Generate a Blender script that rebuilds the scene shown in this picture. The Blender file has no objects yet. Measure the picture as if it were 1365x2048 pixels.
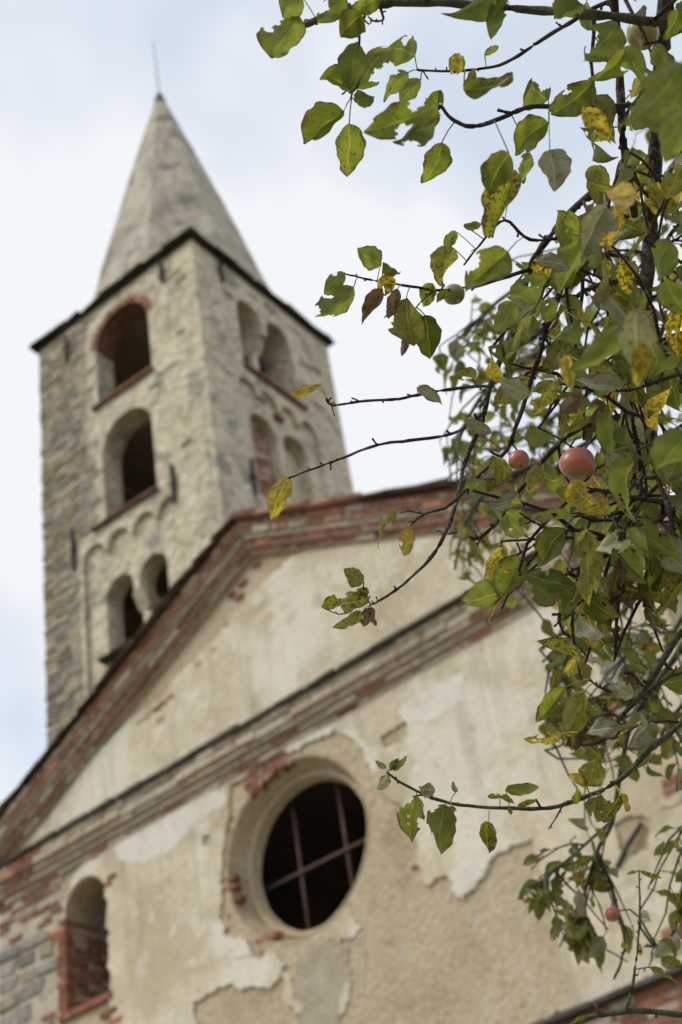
import bpy, bmesh, math, random
import numpy as np
from mathutils import Vector, Matrix, noise
from mathutils.geometry import tessellate_polygon
random.seed(7)
S = bpy.context.scene
COL = S.collection

# ------------------------------------------------------------------ camera
IW, IH, FPX = 1365.0, 2048.0, 2933.5
YAW, PITCH, ROLL = -0.604, 0.652, 0.176
CAM = Vector((8.121, -10.0, 1.6))
fw = Vector((math.sin(YAW) * math.cos(PITCH), math.cos(YAW) * math.cos(PITCH), math.sin(PITCH)))
r0 = fw.cross(Vector((0, 0, 1))).normalized()
u0 = r0.cross(fw)
rt = r0 * math.cos(ROLL) - u0 * math.sin(ROLL)
up = r0 * math.sin(ROLL) + u0 * math.cos(ROLL)
cd = bpy.data.cameras.new('camera')
cam = bpy.data.objects.new('camera', cd)
COL.objects.link(cam)
cam.matrix_world = Matrix(((rt.x, up.x, -fw.x, CAM.x), (rt.y, up.y, -fw.y, CAM.y), (rt.z, up.z, -fw.z, CAM.z), (0, 0, 0, 1)))
cd.sensor_fit = 'VERTICAL'
cd.sensor_height = 36.0
cd.lens = FPX / IH * 36.0
cd.clip_start, cd.clip_end = 0.05, 2000
cd.dof.use_dof = True
cd.dof.focus_distance = 1.72
cd.dof.aperture_fstop = 6.0
cd.dof.aperture_blades = 7
S.camera = cam
S.render.resolution_x, S.render.resolution_y = 682, 1024

# ------------------------------------------------------------------ sky, sun, exposure
SUN_EL, SUN_AZ = math.radians(48), math.radians(215)     # azimuth clockwise from +Y
w = bpy.data.worlds.new('World')
S.world = w
w.use_nodes = True
nt = w.node_tree
nt.nodes.clear()
N, L = nt.nodes.new, nt.links.new
out = N('ShaderNodeOutputWorld')
sky = N('ShaderNodeTexSky')
sky.sky_type = 'NISHITA'
sky.sun_disc = False
sky.sun_elevation, sky.sun_rotation = SUN_EL, SUN_AZ
b1 = N('ShaderNodeBackground'); b1.inputs[1].default_value = 0.15
L(sky.outputs[0], b1.inputs[0])
b2 = N('ShaderNodeBackground'); b2.inputs[1].default_value = 0.79
b2.inputs[0].default_value = (0.945, 0.965, 1.0, 1)
tc = N('ShaderNodeTexCoord')
nz = N('ShaderNodeTexNoise')
nz.inputs['Scale'].default_value = 4.2; nz.inputs['Detail'].default_value = 3.0; nz.inputs['Roughness'].default_value = 0.5
mp = N('ShaderNodeMapping'); mp.inputs['Location'].default_value = (1.7635, 8.9582, 29.0371)
L(tc.outputs['Generated'], mp.inputs[0]); L(mp.outputs[0], nz.inputs['Vector'])
rp = N('ShaderNodeValToRGB')
rp.color_ramp.elements[0].position = 0.36; rp.color_ramp.elements[0].color = (0.76, 0.76, 0.76, 1)
rp.color_ramp.elements[1].position = 0.53; rp.color_ramp.elements[1].color = (0.97, 0.97, 0.97, 1)
L(nz.outputs[0], rp.inputs[0])
mx = N('ShaderNodeMixShader')
rc = N('ShaderNodeValToRGB')
rc.color_ramp.elements[0].position = 0.38; rc.color_ramp.elements[0].color = (0.835, 0.905, 1.0, 1)
rc.color_ramp.elements[1].position = 0.52; rc.color_ramp.elements[1].color = (0.955, 0.97, 1.0, 1)
L(nz.outputs[0], rc.inputs[0]); L(rc.outputs[0], b2.inputs[0])
L(rp.outputs[0], mx.inputs[0]); L(b1.outputs[0], mx.inputs[1]); L(b2.outputs[0], mx.inputs[2]); L(mx.outputs[0], out.inputs[0])

sd = bpy.data.lights.new('sun', 'SUN')
sd.energy = 1.5; sd.angle = math.radians(24); sd.color = (1.0, 0.93, 0.79)
sun = bpy.data.objects.new('sun', sd)
COL.objects.link(sun)
sdir = Vector((math.sin(SUN_AZ) * math.cos(SUN_EL), math.cos(SUN_AZ) * math.cos(SUN_EL), math.sin(SUN_EL)))
sun.rotation_euler = sdir.to_track_quat('Z', 'Y').to_euler()
sun.location = (0, -20, 40)
S.view_settings.view_transform = 'Standard'
S.view_settings.look = 'None'
S.view_settings.exposure = 0.30
S.view_settings.gamma = 1.0
S.view_settings.use_curve_mapping = False
S.cycles.use_denoising = True
S.cycles.max_bounces = 8
S.cycles.transparent_max_bounces = 8


# ------------------------------------------------------------------ measuring helpers
def ray(px, py):
    return fw + rt * ((px - IW / 2) / FPX) - up * ((py - IH / 2) / FPX)


def at(px, py, d):
    return CAM + ray(px, py).normalized() * d


def W(px, py, y=0.0):            # point of the facade plane, as (x, z)
    d = ray(px, py)
    P = CAM + d * ((y - CAM.y) / d.y)
    return (P.x, P.z)


def proj(P):
    d = P - CAM
    k = FPX / d.dot(fw)
    return (IW / 2 + d.dot(rt) * k, IH / 2 - d.dot(up) * k)


# ------------------------------------------------------------------ materials
def mat(name, cols, scale=3.0, rough=0.9, bump=0.3, bscale=None, pos=None, detail=6, spec=0.2, stretch=(1, 1, 1), objrand=0.0, fine=0.0, spots=None, bdist=.03, streak=None):
    """mottled procedural surface: a colour ramp over noise, a second fine noise, bump"""
    m = bpy.data.materials.new(name)
    m.use_nodes = True
    t = m.node_tree
    p = t.nodes['Principled BSDF']
    p.inputs['Roughness'].default_value = rough
    p.inputs['Specular IOR Level'].default_value = spec
    g = t.nodes.new('ShaderNodeNewGeometry')
    mp = t.nodes.new('ShaderNodeMapping')
    mp.inputs['Scale'].default_value = stretch
    t.links.new(g.outputs['Position'], mp.inputs[0])
    n1 = t.nodes.new('ShaderNodeTexNoise')
    n1.inputs['Scale'].default_value = scale
    n1.inputs['Detail'].default_value = detail
    n1.inputs['Roughness'].default_value = 0.62
    n1.inputs['Distortion'].default_value = 0.4
    t.links.new(mp.outputs[0], n1.inputs['Vector'])
    r = t.nodes.new('ShaderNodeValToRGB')
    e = r.color_ramp.elements
    k = len(cols)
    while len(e) < k:
        e.new(0.5)
    pos = pos or [0.3 + 0.4 * i / max(1, k - 1) for i in range(k)]
    for i, c in enumerate(cols):
        e[i].position = pos[i]
        e[i].color = (*c, 1)
    t.links.new(n1.outputs[0], r.inputs[0])
    last = r.outputs[0]
    n2 = t.nodes.new('ShaderNodeTexNoise')
    n2.inputs['Scale'].default_value = bscale or scale * 9
    n2.inputs['Detail'].default_value = 7
    t.links.new(mp.outputs[0], n2.inputs['Vector'])
    if fine:
        mr = t.nodes.new('ShaderNodeMapRange')
        mr.inputs[1].default_value, mr.inputs[2].default_value = 0.3, 0.7
        mr.inputs[3].default_value, mr.inputs[4].default_value = 1 - fine, 1 + fine
        t.links.new(n2.outputs[0], mr.inputs[0])
        vm = t.nodes.new('ShaderNodeVectorMath'); vm.operation = 'SCALE'
        t.links.new(last, vm.inputs[0]); t.links.new(mr.outputs[0], vm.inputs['Scale'])
        last = vm.outputs[0]
    if spots:                                    # stains with a shape of their own: (colour, scale, threshold, strength)
      for c, sc, th, st in (spots if isinstance(spots, list) else [spots]):
        n3 = t.nodes.new('ShaderNodeTexNoise')
        n3.inputs['Scale'].default_value = sc; n3.inputs['Detail'].default_value = 5
        mp2 = t.nodes.new('ShaderNodeMapping'); mp2.inputs['Location'].default_value = (7.7 + sc, 3.1, 5.5 - sc * 2)
        t.links.new(mp.outputs[0], mp2.inputs[0]); t.links.new(mp2.outputs[0], n3.inputs['Vector'])
        m3 = t.nodes.new('ShaderNodeMapRange')
        m3.inputs[1].default_value, m3.inputs[2].default_value = th, th + 0.07
        m3.inputs[4].default_value = st
        t.links.new(n3.outputs[0], m3.inputs[0])
        mxs = t.nodes.new('ShaderNodeMix'); mxs.data_type = 'RGBA'
        mxs.inputs[7].default_value = (*c, 1)
        t.links.new(m3.outputs[0], mxs.inputs[0]); t.links.new(last, mxs.inputs[6])
        last = mxs.outputs[2]
    if streak:                                   # rain-washed grime running down the face: (colour, strength)
        mp3 = t.nodes.new('ShaderNodeMapping'); mp3.inputs['Scale'].default_value = (5.5, 5.5, .45)
        t.links.new(g.outputs['Position'], mp3.inputs[0])
        n4 = t.nodes.new('ShaderNodeTexNoise'); n4.inputs['Scale'].default_value = 1.0; n4.inputs['Detail'].default_value = 6; n4.inputs['Roughness'].default_value = .65
        t.links.new(mp3.outputs[0], n4.inputs['Vector'])
        m4 = t.nodes.new('ShaderNodeMapRange')
        m4.inputs[1].default_value, m4.inputs[2].default_value = .52, .70
        m4.inputs[4].default_value = streak[1]
        t.links.new(n4.outputs[0], m4.inputs[0])
        mx4 = t.nodes.new('ShaderNodeMix'); mx4.data_type = 'RGBA'
        mx4.inputs[7].default_value = (*streak[0], 1)
        t.links.new(m4.outputs[0], mx4.inputs[0]); t.links.new(last, mx4.inputs[6])
        last = mx4.outputs[2]
    if objrand:
        oi = t.nodes.new('ShaderNodeObjectInfo')
        mr = t.nodes.new('ShaderNodeMapRange')
        mr.inputs[3].default_value, mr.inputs[4].default_value = 1 - objrand, 1 + objrand
        t.links.new(oi.outputs['Random'], mr.inputs[0])
        vm = t.nodes.new('ShaderNodeVectorMath'); vm.operation = 'SCALE'
        t.links.new(last, vm.inputs[0]); t.links.new(mr.outputs[0], vm.inputs['Scale'])
        last = vm.outputs[0]
    t.links.new(last, p.inputs['Base Color'])
    if bump:
        b = t.nodes.new('ShaderNodeBump')
        b.inputs['Strength'].default_value = bump
        b.inputs['Distance'].default_value = bdist
        t.links.new(n2.outputs[0], b.inputs['Height'])
        t.links.new(b.outputs[0], p.inputs['Normal'])
    return m


M = {}
M['plaster'] = mat('cream_plaster', streak=((.36, .31, .23), .5), cols= [(.46, .39, .275), (.575, .505, .375), (.635, .57, .44), (.70, .645, .53)], scale=1.0, bump=.4, bscale=14, pos=[.30, .44, .56, .72], fine=.10, spots=[((.47, .385, .25), 1.1, .55, .55), ((.74, .70, .61), .85, .53, .75), ((.73, .69, .60), 3.4, .60, .65), ((.44, .36, .24), 3.0, .62, .55), ((.33, .26, .17), 16, .70, .8), ((.40, .33, .22), 5.5, .65, .6)])
M['basecoat'] = mat('tan_base_coat', [(.37, .295, .195), (.475, .385, .26), (.51, .425, .30), (.545, .47, .36)], 1.3, bump=.8, bscale=16, pos=[.3, .45, .58, .75], fine=.16, spots=[((.33, .255, .16), 8.0, .61, .6), ((.47, .44, .37), 2.6, .62, .6), ((.26, .20, .13), 18, .70, .8)])
M['lime'] = mat('white_lime_plaster', [(.62, .57, .48), (.72, .68, .60), (.78, .75, .68)], 4, bump=.5, fine=.08)
M['cement'] = mat('grey_cement_patch', [(.33, .28, .21), (.42, .365, .28), (.48, .43, .34)], 4, bump=.6, fine=.12)
M['mortar'] = mat('lime_mortar', [(.36, .31, .24), (.50, .44, .34), (.58, .53, .43)], 4, bump=.9, bscale=25, fine=.18)
M['brick'] = mat('red_brick', [(.19, .08, .055), (.295, .13, .09), (.38, .20, .148)], 7, bump=.6, fine=.18, objrand=.32, spots=[((.49, .41, .325), 13, .57, .75), ((.13, .09, .075), 9, .62, .7)])
M['brick_orange'] = mat('orange_brick', [(.28, .11, .063), (.385, .165, .098), (.45, .235, .16)], 7, bump=.6, fine=.15, objrand=.28, spots=[((.50, .42, .33), 13, .60, .7), ((.15, .09, .07), 9, .64, .6)])
M['brick_limed'] = mat('limewashed_brick', [(.38, .27, .20), (.50, .41, .305), (.58, .50, .39)], 9, bump=.6, fine=.16, objrand=.2, pos=[.32, .44, .62], spots=[((.30, .12, .08), 12, .60, .85), ((.27, .23, .18), 6, .62, .5)])
M['stone_grey'] = mat('grey_stone', [(.22, .20, .18), (.31, .285, .26), (.40, .37, .33)], 5, bump=.6, fine=.15, objrand=.25)
M['stone_tan'] = mat('tan_rubble_stone', [(.24, .20, .15), (.345, .30, .225), (.46, .41, .32)], 6, bump=.7, fine=.18, objrand=.35)
M['stone_ochre'] = mat('ochre_rubble_stone', [(.23, .18, .105), (.325, .265, .16), (.41, .355, .25)], 6, bump=.7, fine=.18, objrand=.3)
M['tower'] = mat('weathered_tower_plaster', streak=((.30, .275, .235), .4), cols= [(.36, .32, .25), (.55, .485, .36), (.64, .57, .43), (.70, .635, .50)], scale=1.3, bump=1, bscale=6, bdist=.10, pos=[.27, .42, .56, .74], fine=.18, spots=[((.25, .24, .22), 1.7, .57, .75), ((.71, .66, .55), 3.2, .60, .6), ((.22, .20, .165), 6.5, .61, .8), ((.38, .30, .17), 4.2, .62, .65), ((.72, .67, .57), 7.5, .62, .6)])
M['tower_rubble'] = mat('rubble_and_mortar', [(.22, .19, .14), (.36, .32, .24), (.50, .46, .37)], 6, bump=1, bscale=22, fine=.2, spots=((.33, .28, .18), 3, .60, .6))
M['spire'] = mat('spire_grey_render', streak=((.20, .19, .17), .6), cols= [(.25, .22, .18), (.40, .36, .29), (.47, .425, .35), (.55, .50, .42)], scale=1.2, bump=.9, bscale=5, bdist=.06, pos=[.28, .43, .55, .74], fine=.14, stretch=(1, 1, .8), spots=[((.19, .18, .16), 1.6, .55, .75), ((.24, .22, .19), 4.5, .60, .7), ((.56, .52, .45), 2.8, .62, .5)])
M['slate'] = mat('dark_lichen_slab', [(.030, .030, .022), (.055, .052, .036), (.09, .085, .058)], 6, bump=.8, fine=.2, objrand=.3)
M['tile_pink'] = mat('terracotta_tile', [(.34, .15, .11), (.45, .23, .18), (.50, .31, .25)], 6, bump=.5, fine=.15, objrand=.25)
M['tile_dark'] = mat('dark_weathered_tile', [(.045, .032, .025), (.085, .055, .042), (.15, .095, .07)], 6, bump=.6, fine=.2, objrand=.3)
M['cover_tile'] = mat('grey_cover_tile', [(.075, .068, .06), (.115, .103, .09), (.16, .145, .125)], 6, bump=.5, fine=.2, objrand=.25)
M['sill'] = mat('red_brown_sill', [(.12, .06, .045), (.20, .10, .075), (.27, .16, .12)], 6, bump=.6, fine=.2, objrand=.2)
M['iron'] = mat('rusty_iron', [(.10, .065, .055), (.15, .095, .08), (.19, .125, .11)], 12, rough=.75, bump=.3, fine=.2)
M['iron_dark'] = mat('black_iron', [(.03, .03, .03), (.06, .055, .05)], 12, rough=.7, bump=.3)
M['interior'] = mat('dim_interior_plaster', [(.30, .25, .21), (.42, .36, .31)], 1, bump=.2)
M['lead'] = mat('lead_cap', [(.08, .08, .075), (.14, .135, .12)], 6, rough=.7, bump=.4)
M['bounce_gravel'] = mat('pale_bounce_gravel', [(.24, .20, .155), (.32, .275, .215), (.38, .34, .28)], 2, bump=.9, bscale=60, fine=.25)
M['grass'] = mat('dry_meadow', [(.07, .075, .025), (.12, .11, .045), (.17, .15, .07)], .7, bump=.8, bscale=30, fine=.25)
M['bark'] = mat('apple_bark', [(.045, .037, .03), (.085, .072, .056), (.15, .135, .105)], 60, bump=.7, bscale=200, fine=.25, spots=((.19, .20, .15), 45, .60, .75))
M['twig'] = mat('twig_bark', [(.030, .020, .018), (.055, .038, .032), (.09, .07, .055)], 80, rough=.75, bump=.4, bscale=260, fine=.2)
M['bark_green'] = mat('greenish_twig_bark', [(.05, .055, .032), (.085, .09, .055), (.13, .13, .09)], 70, rough=.75, bump=.4, bscale=260, fine=.2)


def leaf_mat(name, cols, edge, spot, spot_amt, under, trans=.60, rough=.36):
    m = bpy.data.materials.new(name)
    m.use_nodes = True
    t = m.node_tree
    nn, ll = t.nodes.new, t.links.new
    p = t.nodes['Principled BSDF']
    o = t.nodes['Material Output']
    uv = nn('ShaderNodeUVMap'); uv.uv_map = 'UVMap'
    oi = nn('ShaderNodeObjectInfo')
    g = nn('ShaderNodeNewGeometry')
    n1 = nn('ShaderNodeTexNoise'); n1.inputs['Scale'].default_value = 55; n1.inputs['Detail'].default_value = 4
    ll(g.outputs['Position'], n1.inputs['Vector'])
    r = nn('ShaderNodeValToRGB'); e = r.color_ramp.elements
    e[0].position, e[1].position = .33, .67
    e[0].color, e[1].color = (*cols[0], 1), (*cols[1], 1)
    ll(n1.outputs[0], r.inputs[0])
    last = r.outputs[0]
    sc = nn('ShaderNodeVectorMath'); sc.operation = 'SCALE'
    mr = nn('ShaderNodeMapRange'); mr.inputs[3].default_value, mr.inputs[4].default_value = .72, 1.3
    ll(oi.outputs['Random'], mr.inputs[0]); ll(last, sc.inputs[0]); ll(mr.outputs[0], sc.inputs['Scale'])
    last = sc.outputs[0]

    def over(last, col, fac):
        x = nn('ShaderNodeMix'); x.data_type = 'RGBA'
        x.inputs[7].default_value = (*col, 1)
        ll(fac, x.inputs[0]); ll(last, x.inputs[6])
        return x.outputs[2]

    def rng(src, a, b, c=0., d=1.):
        x = nn('ShaderNodeMapRange')
        x.inputs[1].default_value, x.inputs[2].default_value, x.inputs[3].default_value, x.inputs[4].default_value = a, b, c, d
        ll(src, x.inputs[0])
        return x.outputs[0]

    def math_(op, a, b):
        x = nn('ShaderNodeMath'); x.operation = op
        for i, v in enumerate((a, b)):
            if isinstance(v, (int, float)):
                x.inputs[i].default_value = v
            else:
                ll(v, x.inputs[i])
        return x.outputs[0]
    # scab spots
    n2 = nn('ShaderNodeTexNoise'); n2.inputs['Scale'].default_value = 230; n2.inputs['Detail'].default_value = 2
    ll(g.outputs['Position'], n2.inputs['Vector'])
    last = over(last, spot, rng(n2.outputs[0], .66 - .17 * spot_amt, .71 - .17 * spot_amt, 0, .9))
    # midrib and side veins, from the UV (x across, y along)
    sx = nn('ShaderNodeSeparateXYZ'); ll(uv.outputs[0], sx.inputs[0])
    ax = math_('ABSOLUTE', math_('SUBTRACT', sx.outputs[0], .5), 0)
    rib = rng(ax, .012, .035, .55, 0)
    last = over(last, tuple(min(1, c * 1.9 + .03) for c in cols[1]), rib)
    vein = math_('FRACT', math_('ADD', math_('MULTIPLY', sx.outputs[1], 7.), math_('MULTIPLY', ax, -4.)), 0)
    vv = rng(math_('ABSOLUTE', math_('SUBTRACT', vein, .5), 0), .0, .08, .22, 0)
    last = over(last, tuple(min(1, c * 1.5 + .02) for c in cols[1]), vv)
    # withered margin
    n3 = nn('ShaderNodeTexNoise'); n3.inputs['Scale'].default_value = 70; n3.inputs['Detail'].default_value = 3
    ll(g.outputs['Position'], n3.inputs['Vector'])
    em = math_('ADD', ax, math_('MULTIPLY', n3.outputs[0], .5))
    tipm = math_('ADD', em, math_('MULTIPLY', math_('POWER', sx.outputs[1], 4.0), .16))
    last = over(last, edge, rng(tipm, .67, .76, 0, .85))
    # underside paler and felted
    last2 = nn('ShaderNodeMix'); last2.data_type = 'RGBA'
    last2.inputs[7].default_value = (*under, 1)
    ll(math_('MULTIPLY', g.outputs['Backfacing'], .42), last2.inputs[0]); ll(last, last2.inputs[6])
    last = last2.outputs[2]
    ll(last, p.inputs['Base Color'])
    ll(rng(g.outputs['Backfacing'], 0, 1, rough, .85), p.inputs['Roughness'])
    p.inputs['Specular IOR Level'].default_value = .45
    b = nn('ShaderNodeBump'); b.inputs['Strength'].default_value = .5; b.inputs['Distance'].default_value = .002
    ll(math_('ADD', vv, n3.outputs[0]), b.inputs['Height']); ll(b.outputs[0], p.inputs['Normal'])
    tr = nn('ShaderNodeBsdfTranslucent')
    bright = nn('ShaderNodeVectorMath'); bright.operation = 'MULTIPLY'; bright.inputs[1].default_value = (1.5, 1.55, .8)
    ll(last, bright.inputs[0]); ll(bright.outputs[0], tr.inputs['Color'])
    mx = nn('ShaderNodeMixShader'); mx.inputs[0].default_value = trans
    ll(p.outputs[0], mx.inputs[1]); ll(tr.outputs[0], mx.inputs[2]); ll(mx.outputs[0], o.inputs['Surface'])
    return m


BRN = (.10, .05, .03)
LM = {
    'g': leaf_mat('leaf_green', ((.112, .134, .022), (.185, .198, .040)), BRN, (.09, .055, .022), .22, (.155, .175, .080)),
    'd': leaf_mat('leaf_dark_green', ((.080, .102, .020), (.130, .150, .036)), BRN, (.08, .05, .022), .12, (.135, .155, .085)),
    's': leaf_mat('leaf_spotted_yellow_green', ((.16, .165, .025), (.25, .235, .04)), BRN, (.085, .042, .022), .75, (.21, .20, .08)),
    'y': leaf_mat('leaf_yellow_spotted', ((.36, .28, .03), (.50, .39, .055)), (.14, .07, .035), (.13, .07, .025), .95, (.40, .32, .09)),
    'b': leaf_mat('leaf_withered_brown', ((.10, .06, .042), (.17, .105, .075)), (.07, .04, .03), (.06, .03, .022), .5, (.20, .14, .11), trans=.25),
    'p': leaf_mat('leaf_pale_underside', ((.21, .22, .15), (.30, .30, .22)), (.15, .09, .065), (.16, .10, .065), .3, (.31, .31, .24), trans=.30, rough=.6),
    't': leaf_mat('leaf_dry_tan', ((.42, .30, .13), (.52, .39, .19)), (.28, .17, .08), (.30, .18, .08), .4, (.46, .35, .19), trans=.3, rough=.7),
}


# ------------------------------------------------------------------ object helpers
def link(o, parent=None):
    COL.objects.link(o)
    if parent is not None:
        o.parent = parent
        o.matrix_parent_inverse = BASE[parent.name].inverted()
    BASE[o.name] = BASE[parent.name] if parent is not None and False else Matrix.Identity(4)
    return o


BASE = {}


def thing(name, label, cat, loc, group=None):
    o = bpy.data.objects.new(name, None)
    o.empty_display_size = .2
    o.location = loc
    COL.objects.link(o)
    BASE[o.name] = Matrix.Translation(loc)
    o['label'] = label
    o['category'] = cat
    if group:
        o['group'] = group
    return o


def meshobj(name, verts, faces, m, parent=None, smooth=False, uvs=None, mats=None, fm=None):
    me = bpy.data.meshes.new(name)
    me.from_pydata([tuple(v) for v in verts], [], faces)
    for x in (mats or [m]):
        me.materials.append(x)
    if fm is not None:
        me.polygons.foreach_set('material_index', fm)
    if smooth:
        me.polygons.foreach_set('use_smooth', [True] * len(me.polygons))
    if uvs is not None:
        ul = me.uv_layers.new(name='UVMap')
        vi = np.zeros(len(me.loops), int)
        me.loops.foreach_get('vertex_index', vi)
        ul.data.foreach_set('uv', np.asarray(uvs, float)[vi].ravel())
    me.update()
    o = bpy.data.objects.new(name, me)
    return link(o, parent)


def recalc(o):
    bm = bmesh.new(); bm.from_mesh(o.data)
    bmesh.ops.recalc_face_normals(bm, faces=bm.faces)
    bm.to_mesh(o.data); bm.free()
    return o


def box_vf(x0, x1, y0, y1, z0, z1):
    v = [(x, y, z) for z in (z0, z1) for y in (y0, y1) for x in (x0, x1)]
    f = [(0, 2, 3, 1), (4, 5, 7, 6), (0, 1, 5, 4), (2, 6, 7, 3), (0, 4, 6, 2), (1, 3, 7, 5)]
    return v, f


def join_vf(parts):
    V, F = [], []
    for v, f in parts:
        k = len(V)
        V += list(v)
        F += [tuple(i + k for i in q) for q in f]
    return V, F


def slab_vf(loops, d0, d1, mapf):
    """flat sheet with holes; loops[0] outer, others holes, in (u, v); d0 front offset, d1 back; mapf(u, v, d) -> point"""
    pts = [Vector((u, v, 0)) for lp in loops for (u, v) in lp]
    tri = tessellate_polygon([[Vector((u, v, 0)) for (u, v) in lp] for lp in loops])
    n = len(pts)
    V = [mapf(p.x, p.y, d0) for p in pts] + [mapf(p.x, p.y, d1) for p in pts]
    F = []
    for t in tri:
        F.append(tuple(t)); F.append(tuple(i + n for i in reversed(t)))
    k = 0
    for lp in loops:
        m = len(lp)
        for i in range(m):
            a, b = k + i, k + (i + 1) % m
            F.append((a, b, b + n, a + n))
        k += m
    return V, F


def slab(name, loops, d0, d1, mapf, m, parent):
    V, F = slab_vf(loops, d0, d1, mapf)
    return recalc(meshobj(name, V, F, m, parent))


def rough_loop(pts, step=.06, amp=.03, seed=0, skip=()):
    """outline with a crumbled edge"""
    o = []
    n = len(pts)
    for i in range(n):
        a, b = Vector(pts[i]).to_2d(), Vector(pts[(i + 1) % n]).to_2d()
        o.append(tuple(a))
        if i in skip:
            continue
        k = int((b - a).length / step)
        nrm = Vector((-(b - a).y, (b - a).x)).normalized() if (b - a).length else Vector((0, 0))
        for j in range(1, k):
            q = a.lerp(b, j / k)
            d = noise.noise(Vector((q.x * 6 + seed, q.y * 6, seed * 1.7))) * amp + noise.noise(Vector((q.x * 19, q.y * 19 + seed, 3))) * amp * .9 + noise.noise(Vector((q.x * 51, q.y * 51 + seed, 8))) * amp * .6
            q = q + nrm * d
            o.append((q.x, q.y))
    return o


# shared irregular blocks, unit size
def block_meshes(name, n, jit, bev, m):
    res = []
    for i in range(n):
        bm = bmesh.new()
        bmesh.ops.create_cube(bm, size=1)
        for v in bm.verts:
            v.co += Vector([random.uniform(-jit, jit) for _ in range(3)])
        bmesh.ops.bevel(bm, geom=bm.edges[:], offset=bev, segments=1, affect='EDGES', profile=.5)
        me = bpy.data.meshes.new(name)
        bm.to_mesh(me); bm.free()
        me.materials.append(m)
        res.append(me)
    return res


BRICK = {k: block_meshes('brick', 4, .045, .05, M[k]) for k in ('brick', 'brick_orange', 'brick_limed')}
STONE = {k: block_meshes('stone', 4, .10, .12, M[k]) for k in ('stone_grey', 'stone_tan', 'stone_ochre')}
SLATE = block_meshes('slab', 4, .06, .03, M['slate'])
TILE = {k: block_meshes('tile', 4, .05, .04, M[k]) for k in ('tile_pink', 'tile_dark', 'cover_tile')}


def piece(name, meshes, parent, loc, size, rot=(0, 0, 0)):
    o = bpy.data.objects.new(name, random.choice(meshes))
    o.location = loc
    o.scale = size
    o.rotation_euler = rot
    return link(o, parent)


def arc(cx, cz, r, a0, a1, n):
    return [(cx + r * math.cos(a0 + (a1 - a0) * i / n), cz + r * math.sin(a0 + (a1 - a0) * i / n)) for i in range(n + 1)]


def arch(u0, u1, z0, ztop, n=14):
    """arched opening outline, counter-clockwise from lower left"""
    r = (u1 - u0) / 2
    return [(u0, z0), (u1, z0)] + arc((u0 + u1) / 2, ztop - r, r, 0, math.pi, n)


def bifora(u0, u1, z0, ztop, mid=.07, zi=.22):
    """twin arched opening round one column: outline with a hanging impost between the arches"""
    c = (u0 + u1) / 2
    r = (c - mid - u0) / 2
    zs = ztop - r
    return ([(u0, z0), (u1, z0)] + arc(u1 - r, zs, r, 0, math.pi, 10) + [(c + mid, zs - zi), (c - mid, zs - zi)]
            + arc(u0 + r, zs, r, 0, math.pi, 10))


# ------------------------------------------------------------------ ground
gv, gf = [], []
for iy in range(41):
    for ix in range(41):
        x, y = -400 + 20 * ix, -400 + 20 * iy
        gv.append((x, y, -.02 + (0 if abs(x) < 40 and abs(y) < 40 else .6 * noise.noise(Vector((x * .02, y * .02, 0))))))
gf = [(i * 41 + j, i * 41 + j + 1, (i + 1) * 41 + j + 1, (i + 1) * 41 + j) for i in range(40) for j in range(40)]
g = meshobj('ground', gv, gf, M['grass'])
g['kind'] = 'structure'
V_ = rough_loop([(-9, -11.5), (11, -11.5), (11, -.02), (-9, -.02)], .5, .6, 2, skip=(2,))
bsheet = meshobj('bounce_sheet', [(x_, y_, .006) for x_, y_ in V_], [tuple(range(len(V_)))], M['bounce_gravel'])  # unseen gravel sheet, added to bounce warm light up under the cornices
bsheet['kind'] = 'structure'

# ------------------------------------------------------------------ church
XW = 4.30                   # half width of the front
ZA, SL = 11.453, 0.467      # outer apex height, slope of the gable
TH = math.atan(SL)
church = thing('church', 'weathered church front with cream plaster, brick gable cornices and a round window', 'church', (0, 0, 0))
OX, OZ, OR = .03, 7.58, .88


def Ym(x, z, d):
    return (x, d, z)


ocirc = [(OX + OR * math.cos(t), OZ + OR * math.sin(t)) for t in np.linspace(0, 2 * math.pi, 49)[:-1]]
WX0, WX1, WZ0, WZT = -3.21, -2.54, 7.05, 8.40
win = arch(WX0, WX1, WZ0, WZT)
gable = [(-XW, 0), (XW, 0), (XW, ZA - SL * XW - .14), (0, ZA - .14), (-XW, ZA - SL * XW - .14)]
wall = slab('wall', [gable, ocirc, win], 0, .30, Ym, M['basecoat'], church)
ocirc2 = [(OX + 1.25 * math.cos(t), OZ + 1.25 * math.sin(t)) for t in np.linspace(0, 2 * math.pi, 49)[:-1]]
slab('wall', [gable, ocirc2, win], .30, .7, Ym, M['interior'], church)
wall['label'] = 'front wall of tan base coat and rubble under the peeling plaster'
# sides, back, annex
v, f = join_vf([box_vf(-XW, -XW + .5, .71, 14, 0, 9.2), box_vf(XW - .5, XW, .71, 14, 0, 9.2)])
meshobj('side_wall', v[:8], f[:6], M['tower'], church)
meshobj('side_wall', v[8:], f[:6], M['tower'], church)
slab('back_wall', [gable], 13.5, 14, Ym, M['interior'], church)
meshobj('vault', *box_vf(-XW + .5, XW - .5, .71, 13.4, 9.2, 9.3), M['interior'], church)
meshobj('partition', *box_vf(-XW + .5, XW - .5, 3.4, 3.6, 0, 9.2), M['interior'], church)
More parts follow.
